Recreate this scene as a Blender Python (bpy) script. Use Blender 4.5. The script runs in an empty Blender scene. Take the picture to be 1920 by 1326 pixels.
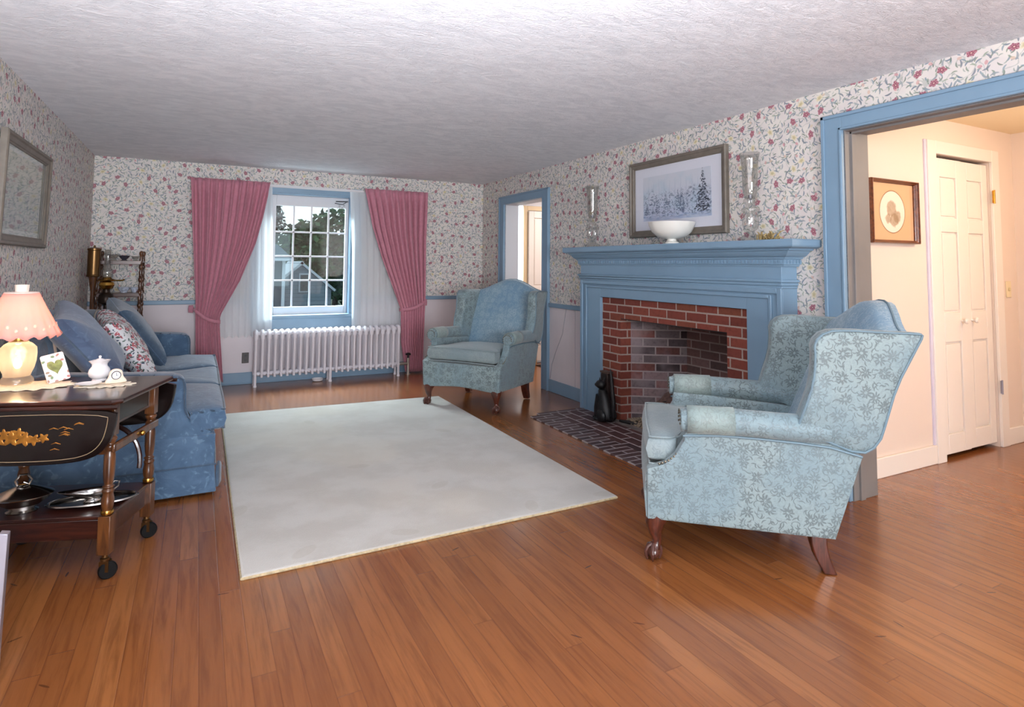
import bpy, bmesh, math, random
from mathutils import Vector, Matrix
R = math.radians
PI = math.pi
scene = bpy.context.scene
COL = scene.collection
random.seed(7)

# ------------------------------------------------------------------ camera
yaw, pitch, roll = 0.4785, 0.0626, 0.008
fw = Vector((math.sin(yaw)*math.cos(pitch), math.cos(yaw)*math.cos(pitch), math.sin(pitch)))
rt = Vector((math.cos(yaw), -math.sin(yaw), 0)); up = rt.cross(fw)
r2 = rt*math.cos(roll) + up*math.sin(roll); u2 = -rt*math.sin(roll) + up*math.cos(roll)
cd = bpy.data.cameras.new('camera'); cam = bpy.data.objects.new('camera', cd); COL.objects.link(cam)
m = Matrix((r2, u2, -fw)).transposed().to_4x4(); m.translation = Vector((-3.2158, -7.0193, 1.2689)); cam.matrix_world = m
cd.sensor_width = 36; cd.lens = 1132.35/1920*36; cd.shift_y = -(663-426.4)/1920; cd.clip_start = 0.05; cd.clip_end = 300
scene.camera = cam
vs = scene.view_settings
vs.view_transform = 'Standard'; vs.look = 'None'; vs.gamma = 1; vs.use_curve_mapping = False; vs.exposure = 0.0

# ------------------------------------------------------------------ world and lights
w = bpy.data.worlds.new('sky'); scene.world = w; w.use_nodes = True
bg = w.node_tree.nodes['Background']; bg.inputs[0].default_value = (0.80, 0.93, 1.0, 1); bg.inputs[1].default_value = 2.0

def light(name, kind, loc, power, col, size=0.1, rot=None, sy=None, spread=None):
    d = bpy.data.lights.new(name, kind); d.energy = power; d.color = col
    if kind == 'AREA':
        d.size = size
        if sy: d.shape = 'RECTANGLE'; d.size_y = sy
        if spread: d.spread = R(spread)
    else: d.shadow_soft_size = size
    o = bpy.data.objects.new(name, d); COL.objects.link(o); o.location = loc
    if rot: o.rotation_euler = [R(a) for a in rot]
    return o
# flash held at the camera and bounced off the ceiling; an added area lamp, unseen behind the camera, fills the room
light('bounced_flash', 'AREA', (-3.1, -6.7, 1.0), 150, (0.86, 0.92, 1.0), 1.1, (168, 0, 0), spread=160)
light('added_rear_fill', 'AREA', (-3.0, -11.3, 1.4), 330, (0.90, 0.94, 1.0), 2.3, (90, 0, 0), 1.5)
light('added_sky_fill', 'AREA', (-2.1, 1.6, 3.4), 1500, (0.82, 0.93, 1.0), 2.6, (-38, 0, 0), 1.6)  # added lamp outside, out of view, strengthens the sky light through the window
light('added_low_fill', 'AREA', (-2.1, 1.3, .1), 420, (0.86, 0.95, 1.0), 2.4, (128, 0, 0), 1.0)  # added lamp hidden below the sill, brightens the far ceiling
light('hall_ceiling_light', 'POINT', (1.25, -6.1, 2.05), 42, (1.0, 0.80, 0.60), 0.12)
light('next_room_daylight', 'AREA', (1.4, -0.9, 2.2), 34, (1.0, 0.93, 0.90), 1.2, (0, 0, 0))

# ------------------------------------------------------------------ material helpers
class NT:
    def __init__(s, name):
        s.m = bpy.data.materials.new(name); s.m.use_nodes = True; s.t = s.m.node_tree
        s.b = s.t.nodes['Principled BSDF']; s.out = s.t.nodes['Material Output']
    def n(s, typ, **kw):
        nd = s.t.nodes.new(typ)
        for k, v in kw.items():
            if k.startswith('_'): setattr(nd, k[1:], v)
        for k, v in kw.items():
            if not k.startswith('_'): s.set(nd, k, v)
        return nd
    def set(s, nd, k, v):
        sock = nd.inputs[int(k[1:])] if k[0] == 'i' and k[1:].isdigit() else nd.inputs[k.replace('_', ' ')]
        s.put(sock, v)
    def put(s, sock, v):
        if isinstance(v, bpy.types.NodeSocket): s.t.links.new(v, sock)
        elif isinstance(v, bpy.types.Node): s.t.links.new(v.outputs[0], sock)
        else:
            if sock.type == 'RGBA' and len(v) == 3: v = (*v, 1)
            sock.default_value = v
    def math(s, op, a, b=0.0, c=0.0, clamp=False):
        nd = s.n('ShaderNodeMath', _operation=op, _use_clamp=clamp); s.put(nd.inputs[0], a); s.put(nd.inputs[1], b); s.put(nd.inputs[2], c)
        return nd.outputs[0]
    def mix(s, f, a, b):
        nd = s.n('ShaderNodeMix', _data_type='RGBA'); s.put(nd.inputs[0], f); s.put(nd.inputs[6], a); s.put(nd.inputs[7], b)
        return nd.outputs[2]
    def xyz(s, v):
        nd = s.n('ShaderNodeSeparateXYZ'); s.put(nd.inputs[0], v); return nd.outputs[0], nd.outputs[1], nd.outputs[2]
    def comb(s, x, y, z=0.0):
        nd = s.n('ShaderNodeCombineXYZ'); s.put(nd.inputs[0], x); s.put(nd.inputs[1], y); s.put(nd.inputs[2], z); return nd.outputs[0]
    def obj(s): return s.n('ShaderNodeTexCoord').outputs['Object']
    def uv(s): return s.n('ShaderNodeTexCoord').outputs['UV']
    def scale(s, v, k):
        nd = s.n('ShaderNodeVectorMath', _operation='MULTIPLY'); s.put(nd.inputs[0], v); s.put(nd.inputs[1], k); return nd.outputs[0]
    def noise(s, v, sc=5, det=2, rough=.5, dist=0):
        nd = s.n('ShaderNodeTexNoise', Scale=sc, Detail=det, Roughness=rough, Distortion=dist); s.put(nd.inputs['Vector'], v); return nd.outputs[0]
    def ramp(s, f, stops):
        nd = s.n('ShaderNodeValToRGB'); s.put(nd.inputs[0], f); e = nd.color_ramp.elements
        while len(e) < len(stops): e.new(0.5)
        for el, (p, c) in zip(e, stops): el.position = p; el.color = (*c, 1) if len(c) == 3 else c
        return nd.outputs[0]
    def step(s, a, lo, hi):   # smooth 0..1
        nd = s.n('ShaderNodeMapRange', _interpolation_type='SMOOTHSTEP'); s.put(nd.inputs[0], a); s.put(nd.inputs[1], lo); s.put(nd.inputs[2], hi)
        return nd.outputs[0]
    def bump(s, h, strength=.3, dist=.01):
        nd = s.n('ShaderNodeBump', Strength=strength, Distance=dist, Height=h); s.put(s.b.inputs['Normal'], nd.outputs[0])
    def cells(s, p, spacing, offs, rand=.9):
        """random cells: local x, y (metres, rotated at random) and three random numbers"""
        q = s.n('ShaderNodeVectorMath', _operation='ADD'); s.put(q.inputs[0], p); s.put(q.inputs[1], offs)
        v = s.n('ShaderNodeTexVoronoi', _voronoi_dimensions='2D', _feature='F1'); v.inputs['Scale'].default_value = 1/spacing
        v.inputs['Randomness'].default_value = rand; s.put(v.inputs['Vector'], q.outputs[0])
        d = s.n('ShaderNodeVectorMath', _operation='SUBTRACT'); s.put(d.inputs[0], q.outputs[0]); s.put(d.inputs[1], v.outputs['Position'])
        c = s.n('ShaderNodeSeparateColor'); s.put(c.inputs[0], v.outputs['Color'])
        x, y, _ = s.xyz(d.outputs[0])
        a = s.math('MULTIPLY', c.outputs[0], 6.283); ca = s.math('COSINE', a); sa = s.math('SINE', a)
        xr = s.math('ADD', s.math('MULTIPLY', x, ca), s.math('MULTIPLY', y, sa))
        yr = s.math('SUBTRACT', s.math('MULTIPLY', y, ca), s.math('MULTIPLY', x, sa))
        return xr, yr, c.outputs[0], c.outputs[1], c.outputs[2]
    def ell(s, x, y, a, b, cx=0, cy=0, bend=0):
        if cx: x = s.math('SUBTRACT', x, cx)
        if bend: y = s.math('ADD', y, s.math('MULTIPLY', s.math('MULTIPLY', x, x), bend))
        if cy: y = s.math('SUBTRACT', y, cy)
        u = s.math('DIVIDE', x, a); v = s.math('DIVIDE', y, b)
        r = s.math('ADD', s.math('MULTIPLY', u, u), s.math('MULTIPLY', v, v))
        return s.step(r, 1.15, .75)

def sr(r, g, b):
    f = lambda c: (c/255/12.92 if c/255 <= .04045 else ((c/255+.055)/1.055)**2.4)
    return (f(r), f(g), f(b))

def plain(name, col, rough=.5, metal=0, noise=0, nscale=8, bump=0, coat=0, spec=None, emis=None, trans=0, ior=None, alpha=None, sheen=0):
    t = NT(name); b = t.b
    if noise:
        n = t.noise(t.obj(), nscale, 3)
        c = t.mix(t.step(n, .3, .7), tuple(x*(1-noise) for x in col), tuple(min(1, x*(1+noise)) for x in col)); t.put(b.inputs['Base Color'], c)
        if bump: t.bump(t.noise(t.obj(), nscale*8, 3), bump, .003)
    else: b.inputs['Base Color'].default_value = (*col, 1)
    b.inputs['Roughness'].default_value = rough; b.inputs['Metallic'].default_value = metal
    if coat: b.inputs['Coat Weight'].default_value = coat; b.inputs['Coat Roughness'].default_value = .08
    if spec is not None: b.inputs['Specular IOR Level'].default_value = spec
    if trans: b.inputs['Transmission Weight'].default_value = trans
    if ior: b.inputs['IOR'].default_value = ior
    if alpha is not None: b.inputs['Alpha'].default_value = alpha
    if sheen: b.inputs['Sheen Weight'].default_value = sheen; b.inputs['Sheen Roughness'].default_value = .4
    if emis: b.inputs['Emission Color'].default_value = (*emis[0], 1); b.inputs['Emission Strength'].default_value = emis[1]
    return t.m

def wallpaper(name, ax):
    t = NT(name); x, y, z = t.xyz(t.obj()); p = t.comb(x if ax == 'x' else y, z)
    col = t.mix(t.step(t.noise(p, 9, 2), .4, .65), sr(218, 210, 206), sr(224, 218, 210))
    # winding stems
    n1 = t.noise(p, 7.5, 1.5); st = t.step(t.math('ABSOLUTE', t.math('SUBTRACT', n1, .5)), .011, .004)
    col = t.mix(t.math('MULTIPLY', st, .4), col, sr(140, 152, 146))
    for sp, off, a, b, c1, c2, bend in ((.048, (3.1, 7.7, 0), .017, .0042, sr(96, 118, 136), sr(140, 158, 166), 18), (.043, (9.3, 1.2, 0), .015, .0038, sr(104, 122, 110), sr(156, 168, 146), -20), (.040, (2.2, 6.4, 0), .011, .003, sr(150, 160, 150), sr(184, 190, 180), 30), (.056, (5.5, 4.2, 0), .020, .0046, sr(106, 114, 128), sr(156, 164, 168), 14)):
        xr, yr, r1, r2, r3 = t.cells(p, sp, off)
        mk = t.ell(xr, yr, a, b, 0, 0, bend)
        col = t.mix(t.math('MULTIPLY', t.math('MULTIPLY', mk, .85), t.step(r3, .05, .07)), col, t.mix(r2, c1, c2))
    # small pink buds
    xr, yr, r1, r2, r3 = t.cells(p, .085, (1.4, 2.6, 0))
    mk = t.ell(xr, yr, .011, .008); mk = t.math('MULTIPLY', mk, t.step(r2, .35, .36))
    col = t.mix(t.math('MULTIPLY', mk, .8), col, t.mix(r3, sr(205, 140, 150), sr(214, 196, 170)))
    # flowers with petals
    xr, yr, r1, r2, r3 = t.cells(p, .125, (6.2, 8.9, 0), .75)
    r = t.math('SQRT', t.math('ADD', t.math('MULTIPLY', xr, xr), t.math('MULTIPLY', t.math('MULTIPLY', yr, yr), 1.9)))
    a = t.math('ARCTAN2', yr, xr); pet = t.math('ADD', t.math('MULTIPLY', t.math('COSINE', t.math('MULTIPLY', a, 5)), .12), .88)
    rr = t.math('DIVIDE', r, t.math('MULTIPLY', pet, .026))
    mk = t.step(rr, 1.05, .9)
    tone = t.mix(t.step(t.math('SINE', t.math('MULTIPLY', a, 9)), -.3, .6), sr(150, 92, 106), sr(190, 134, 144))
    tone = t.mix(t.step(rr, .5, .3), tone, sr(136, 72, 88)); tone = t.mix(t.step(rr, .22, .15), tone, sr(225, 190, 180))
    tone = t.mix(t.step(r3, .74, .75), tone, t.mix(t.step(rr, .2, .9), sr(196, 184, 142), sr(224, 214, 188)))
    col = t.mix(mk, col, tone)
    t.put(t.b.inputs['Base Color'], col); t.b.inputs['Roughness'].default_value = .6
    t.bump(t.noise(p, 300, 2), .05, .001)
    return t.m

def floorboards():
    t = NT('oak_floorboards'); x, y, z = t.xyz(t.obj())
    W, L = .072, 1.9
    row = t.math('FLOOR', t.math('DIVIDE', x, W)); fx = t.math('FRACT', t.math('DIVIDE', x, W))
    wn = t.n('ShaderNodeTexWhiteNoise', _noise_dimensions='1D'); t.put(wn.inputs['W'], row)
    v = t.math('DIVIDE', t.math('ADD', y, t.math('MULTIPLY', wn.outputs[0], 17.3)), L)
    brd = t.math('FLOOR', v); fy = t.math('FRACT', v)
    w2 = t.n('ShaderNodeTexWhiteNoise', _noise_dimensions='2D'); t.put(w2.inputs['Vector'], t.comb(row, brd))
    rnd = w2.outputs[0]
    g = t.comb(t.math('ADD', t.math('MULTIPLY', x, 26), t.math('MULTIPLY', rnd, 40)), t.math('MULTIPLY', y, 1.6), t.math('MULTIPLY', rnd, 9))
    grain = t.noise(g, 1.6, 6, .62, .6)
    fine = t.noise(t.comb(t.math('MULTIPLY', x, 220), t.math('MULTIPLY', y, 6)), 1, 3)
    base = t.ramp(rnd, [(0, sr(134, 80, 42)), (.35, sr(140, 84, 43)), (.7, sr(145, 88, 46)), (1, sr(154, 97, 52))])
    col = t.mix(t.math('MULTIPLY', t.step(grain, .42, .72), .55), base, sr(98, 52, 26))
    col = t.mix(t.math('MULTIPLY', t.step(fine, .55, .8), .2), col, sr(170, 114, 68))
    blot = t.noise(t.comb(x, y), 1.1, 3); col = t.mix(t.math('MULTIPLY', t.step(blot, .5, .75), .3), col, sr(112, 60, 30))
    ex = t.math('MINIMUM', fx, t.math('SUBTRACT', 1, fx)); ey = t.math('MULTIPLY', t.math('MINIMUM', fy, t.math('SUBTRACT', 1, fy)), L/W)
    gap = t.step(t.math('MINIMUM', ex, ey), .032, .008)
    col = t.mix(t.math('MULTIPLY', gap, .45), col, sr(88, 48, 26))
    # dark nail holes and scars
    xr, yr, r1, r2, r3 = t.cells(t.comb(x, y), .45, (3.3, 1.1, 0), 1)
    scar = t.math('MULTIPLY', t.ell(xr, yr, .022, .004), t.step(r2, .55, .56)); col = t.mix(t.math('MULTIPLY', scar, .7), col, sr(70, 40, 25))
    t.put(t.b.inputs['Base Color'], col)
    t.b.inputs['Roughness'].default_value = .24
    t.b.inputs['Specular IOR Level'].default_value = .5
    t.b.inputs['Coat Weight'].default_value = .35; t.b.inputs['Coat Roughness'].default_value = .16
    t.bump(t.math('ADD', t.math('MULTIPLY', gap, -1), t.math('MULTIPLY', t.noise(t.comb(x, y), 14, 3), .5)), .22, .002)
    return t.m

def bricks(name, cols, mortar, ax, sc=1.0, w_=.2, h_=.0677, mort=.0055, off=(0, 0), grime=.0, rough=.85, dark=None):
    t = NT(name); x, y, z = t.xyz(t.obj())
    if ax == 'uv': x, y, z = t.xyz(t.uv()); a, b = x, y
    else: a, b = {'yz': (y, z), 'xz': (x, z), 'yx': (y, x), 'xy': (x, y)}[ax]
    a = t.math('ADD', a, 50*w_+off[0]); b = t.math('ADD', b, 50*h_*2+off[1])
    row = t.math('FLOOR', t.math('DIVIDE', b, h_)); fy = t.math('FRACT', t.math('DIVIDE', b, h_))
    aa = t.math('ADD', t.math('DIVIDE', a, w_), t.math('MULTIPLY', t.math('MODULO', row, 2), .5))
    cl = t.math('FLOOR', aa); fx = t.math('FRACT', aa)
    wn = t.n('ShaderNodeTexWhiteNoise', _noise_dimensions='2D'); t.put(wn.inputs['Vector'], t.comb(row, cl))
    ex = t.math('MULTIPLY', t.math('MINIMUM', fx, t.math('SUBTRACT', 1, fx)), w_); ey = t.math('MULTIPLY', t.math('MINIMUM', fy, t.math('SUBTRACT', 1, fy)), h_)
    e = t.math('ADD', t.math('MINIMUM', ex, ey), t.math('MULTIPLY', t.math('SUBTRACT', t.noise(t.obj(), 60, 3), .5), .003))
    mk = t.step(e, mort-.001, mort+.001)
    n = len(cols); c = t.ramp(wn.outputs[0], [(i/(n-1), k) for i, k in enumerate(cols)])
    c = t.mix(t.math('MULTIPLY', t.step(t.noise(t.obj(), 45, 4), .45, .75), .35), c, tuple(v*.6 for v in cols[0]))
    c = t.mix(mk, mortar, c)
    if dark: c = t.mix(t.math('MULTIPLY', t.step(t.noise(t.obj(), 3.2, 3), .45, .62), grime), c, dark)
    t.put(t.b.inputs['Base Color'], c); t.b.inputs['Roughness'].default_value = rough
    t.bump(t.math('ADD', mk, t.math('MULTIPLY', t.noise(t.obj(), 120, 3), .25)), .5, .005)
    return t.m

def damask(name, base, dark, lite, amt=.7):
    t = NT(name); p = t.uv()
    p2 = t.n('ShaderNodeVectorMath', _operation='ADD')
    nz = t.n('ShaderNodeTexNoise', Scale=18, Detail=1); t.put(nz.inputs['Vector'], p)
    t.put(p2.inputs[0], p); t.put(p2.inputs[1], t.scale(nz.outputs['Color'], (.016, .016, 0))); p = p2.outputs[0]
    m = None
    for sp, off, kind in ((.074, (1, 2, 0), 0), (.037, (4, 8, 0), 1), (.033, (7, 3, 0), 1), (.052, (2, 9, 0), 2)):
        xr, yr, r1, r2, r3 = t.cells(p, sp, off, .8)
        if kind == 0:
            r = t.math('SQRT', t.math('ADD', t.math('MULTIPLY', xr, xr), t.math('MULTIPLY', yr, yr))); a = t.math('ARCTAN2', yr, xr)
            pet = t.math('ADD', t.math('MULTIPLY', t.math('ABSOLUTE', t.math('COSINE', t.math('MULTIPLY', a, 4.5))), .75), .25)
            k = t.math('MULTIPLY', t.step(t.math('DIVIDE', r, t.math('MULTIPLY', pet, .027)), 1, .85), t.step(r, .005, .008))
        elif kind == 1: k = t.ell(xr, yr, .012, .0028, 0, 0, 34)
        else:
            rr = t.math('SQRT', t.math('ADD', t.math('MULTIPLY', xr, xr), t.math('MULTIPLY', yr, yr)))
            k = t.math('MULTIPLY', t.step(t.math('ABSOLUTE', t.math('SUBTRACT', rr, .014)), .0022, .001), t.step(xr, -.006, .0))
        m = k if m is None else t.math('MAXIMUM', m, k)
    vary = t.step(t.noise(t.obj(), 3.0, 2), .35, .62)
    col = t.mix(vary, base, lite)
    wv = t.math('MULTIPLY', t.step(t.noise(t.uv(), 70, 3, .6, 1.5), .45, .6), .18); col = t.mix(wv, col, dark)
    col = t.mix(t.math('MULTIPLY', m, t.math('ADD', amt*.45, t.math('MULTIPLY', vary, amt*.5))), col, dark)
    t.put(t.b.inputs['Base Color'], col); t.put(t.b.inputs['Roughness'], t.math('SUBTRACT', .62, t.math('MULTIPLY', m, .18)))
    t.b.inputs['Sheen Weight'].default_value = .25
    t.bump(t.math('ADD', t.math('MULTIPLY', m, -.6), t.math('MULTIPLY', t.noise(t.uv(), 90, 3), .5)), .35, .003)
    return t.m

def denim(name, a, b, c):
    t = NT(name); p = t.uv(); n1 = t.noise(p, 6, 4, .6, 1.2); n2 = t.noise(p, 15, 3, .5, 2)
    col = t.mix(t.step(n1, .35, .65), a, b); col = t.mix(t.math('MULTIPLY', t.step(n2, .55, .68), .55), col, c)
    t.put(t.b.inputs['Base Color'], col); t.b.inputs['Roughness'].default_value = .75; t.b.inputs['Sheen Weight'].default_value = .35
    t.bump(t.math('ADD', n1, t.math('MULTIPLY', t.noise(p, 220, 2), .2)), .35, .01)
    return t.m

def stucco():
    t = NT('swirled_plaster'); p = t.obj()
    q = t.scale(p, (1.0, 1.9, 1)); n = t.noise(q, 5.5, 6, .62, 1.4); n2 = t.noise(q, 17, 4, .6, 2.2)
    ridge = t.math('SUBTRACT', 1, t.math('MULTIPLY', t.math('ABSOLUTE', t.math('SUBTRACT', n2, .5)), 5), clamp=True)
    h = t.math('ADD', t.math('MULTIPLY', n, .9), t.math('MULTIPLY', ridge, .35))
    col = t.mix(t.step(n, .35, .65), sr(222, 223, 228), sr(236, 236, 240)); t.put(t.b.inputs['Base Color'], col)
    t.b.inputs['Roughness'].default_value = .8; t.bump(h, .8, .011)
    return t.m

def rugmat():
    t = NT('wool_pile'); p = t.obj(); n = t.noise(p, 3.2, 5, .6); n2 = t.noise(p, 1.1, 2)
    col = t.mix(t.step(n, .38, .62), sr(178, 173, 165), sr(189, 185, 178)); col = t.mix(t.math('MULTIPLY', t.step(n2, .5, .65), .35), col, sr(198, 188, 170))
    xr, yr, r1, r2, r3 = t.cells(p, .55, (2, 3, 0), 1); st = t.math('MULTIPLY', t.ell(xr, yr, .07, .035), t.step(r2, .5, .52)); col = t.mix(t.math('MULTIPLY', st, .22), col, sr(150, 140, 120))
    t.put(t.b.inputs['Base Color'], col); t.b.inputs['Roughness'].default_value = .95; t.b.inputs['Sheen Weight'].default_value = .3
    t.bump(t.math('ADD', t.noise(p, 160, 3), t.math('MULTIPLY', n, .8)), .5, .006)
    return t.m

def wood(name, a, b, rough=.3, coat=.4, ax=(1, 8, 8), sc=6):
    t = NT(name); n = t.noise(t.scale(t.obj(), ax), sc, 5, .6, .8); t.put(t.b.inputs['Base Color'], t.mix(t.step(n, .35, .68), a, b))
    t.b.inputs['Roughness'].default_value = rough; t.b.inputs['Coat Weight'].default_value = coat; t.b.inputs['Coat Roughness'].default_value = .12
    return t.m

def sheer(name, col, amt):
    t = NT(name); tr = t.n('ShaderNodeBsdfTransparent'); tl = t.n('ShaderNodeBsdfTranslucent', Color=(*col, 1)); df = t.n('ShaderNodeBsdfDiffuse', Color=(*col, 1))
    m1 = t.n('ShaderNodeMixShader'); m1.inputs[0].default_value = .5; t.put(m1.inputs[1], df); t.put(m1.inputs[2], tl)
    m2 = t.n('ShaderNodeMixShader'); m2.inputs[0].default_value = amt; t.put(m2.inputs[1], tr); t.put(m2.inputs[2], m1.outputs[0])
    t.t.links.new(m2.outputs[0], t.out.inputs[0]); return t.m

def glass(name, tint=(1, 1, 1), refl=.12, vis=.0):
    t = NT(name); tr = t.n('ShaderNodeBsdfTransparent', Color=(*tint, 1)); gl = t.n('ShaderNodeBsdfGlossy', Roughness=.02)
    ge = t.n('ShaderNodeNewGeometry'); dt = t.n('ShaderNodeVectorMath', _operation='DOT_PRODUCT'); t.put(dt.inputs[0], ge.outputs['Normal']); t.put(dt.inputs[1], ge.outputs['Incoming'])
    k = t.math('POWER', t.math('SUBTRACT', 1, t.math('ABSOLUTE', dt.outputs['Value']), clamp=True), 5)
    m2 = t.n('ShaderNodeMixShader'); t.put(m2.inputs[0], t.math('ADD', t.math('MULTIPLY', k, .9), .03+refl*.3, clamp=True)); t.put(m2.inputs[1], tr); t.put(m2.inputs[2], gl)
    t.t.links.new(m2.outputs[0], t.out.inputs[0]); return t.m

BLUE = plain('slate_blue_paint', sr(125, 154, 177), .42, noise=.04, nscale=3)
WHITE = plain('white_paint', sr(226, 224, 226), .5)
PANEL = plain('pale_panel_paint', sr(222, 213, 216), .6, noise=.03, nscale=4)
CREAM = plain('cream_wall_paint', sr(230, 212, 198), .6)
DOORW = plain('ivory_door_paint', sr(236, 226, 216), .45)
RADW = plain('radiator_enamel', sr(226, 222, 228), .35)
WPX = wallpaper('floral_wallpaper_far', 'x'); WPY = wallpaper('floral_wallpaper_side', 'y')
FLOOR = floorboards(); CEIL = stucco(); RUG = rugmat()
BRICK = bricks('red_brick', [sr(108, 50, 40), sr(128, 62, 50), sr(138, 68, 54), sr(122, 66, 46)], sr(168, 152, 142), 'yz', off=(.035, 0))
BRICKS = bricks('red_brick_return', [sr(118, 50, 38), sr(140, 62, 46), sr(132, 62, 38)], sr(176, 158, 146), 'xz')
SOOT = bricks('sooty_brick', [sr(70, 60, 60), sr(120, 84, 78), sr(110, 80, 76), sr(92, 66, 64), sr(124, 96, 92)], sr(150, 134, 130), 'yz', w_=.2, grime=.35, dark=sr(96, 76, 74))
SOOTX = bricks('sooty_brick_side', [sr(34, 30, 34), sr(132, 80, 72), sr(140, 126, 130), sr(62, 50, 54), sr(150, 136, 138), sr(112, 76, 70)], sr(160, 148, 146), 'uv', grime=.5, dark=sr(150, 136, 138))
HEARTH = bricks('hearth_brick', [sr(70, 44, 44), sr(82, 52, 52), sr(96, 66, 64), sr(64, 46, 50)], sr(176, 168, 168), 'yx', w_=.2, h_=.1, mort=.006, rough=.55, off=(0, .03))
HEARTHB = bricks('hearth_border_brick', [sr(66, 48, 50), sr(84, 60, 60), sr(100, 80, 80)], sr(168, 162, 164), 'xy', w_=.2, h_=.066, mort=.006, rough=.55)
CONC = plain('ash_grey_mortar', sr(122, 112, 108), .9, noise=.2, nscale=14, bump=.4)
DAM = damask('ice_blue_damask', sr(126, 148, 155), sr(84, 96, 98), sr(140, 157, 158), .85)
DAMIN = damask('worn_blue_damask', sr(112, 146, 170), sr(158, 180, 190), sr(128, 156, 172), .8)
PIPE = plain('damask_piping', sr(110, 134, 146), .6)
CUSH = damask('faded_cushion_damask', sr(132, 148, 152), sr(108, 124, 130), sr(144, 156, 156), .5)
SLEEVE = damask('worn_arm_damask', sr(134, 152, 150), sr(106, 116, 112), sr(146, 158, 152), .6)
DEN = denim('blue_velour', sr(56, 84, 112), sr(72, 100, 128), sr(104, 134, 158))
DEN2 = denim('shaded_slate_velour', sr(54, 76, 98), sr(66, 88, 110), sr(84, 106, 126))  # slate cloth, colour darkened for the shade on the sofa back
MAHO = wood('dark_mahogany', sr(38, 16, 12), sr(66, 30, 20), .28, .5)
LEGW = wood('red_brown_leg_wood', sr(60, 28, 20), sr(98, 48, 34), .3, .5, (8, 8, 1))
TURN = wood('turned_walnut', sr(62, 34, 18), sr(104, 62, 30), .3, .5, (8, 8, 1))
BLACKL = plain('black_lacquer', sr(18, 10, 9), .22, coat=.3)
GOLD = plain('gold_paint', sr(176, 116, 44), .4, metal=.5, noise=.3, nscale=40)
BRASS = plain('brass', sr(196, 152, 74), .25, metal=1)
DBRASS = plain('aged_brass', sr(112, 84, 52), .3, metal=.9)
SILVER = plain('silver_plate', sr(176, 172, 168), .18, metal=1)
STEEL = plain('grey_metal', sr(168, 166, 178), .35, metal=.6)
CAST = plain('cast_iron', sr(22, 22, 24), .45, noise=.3, nscale=30)
RUBBER = plain('black_rubber', sr(10, 10, 11), .5, spec=.2)
PINK = plain('rose_curtain_cloth', sr(192, 128, 144), .8, noise=.06, nscale=30, sheen=.3)
SHEER = sheer('white_voile', (.95, .98, 1.0), .90)
GLASS = glass('window_glass', (.93, .97, .96), .12)
PGLASS = glass('picture_glass', (.99, .99, .99), .0)
CRYS = glass('crystal', (.90, .90, .89), .25)
LGLASS = glass('lamp_glass', (.97, .93, .85), .4)
PORC = plain('white_porcelain', sr(236, 234, 236), .25, coat=.4)
MILK = plain('milk_glass', sr(228, 226, 218), .35, coat=.3)
LACE = plain('cream_lace', sr(236, 222, 200), .9, noise=.08, nscale=90, bump=.3)
TAUPE = plain('taupe_frame_wood', sr(112, 104, 94), .45, noise=.1, nscale=20)
MATB = plain('cool_white_mat', sr(226, 228, 238), .6)

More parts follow.
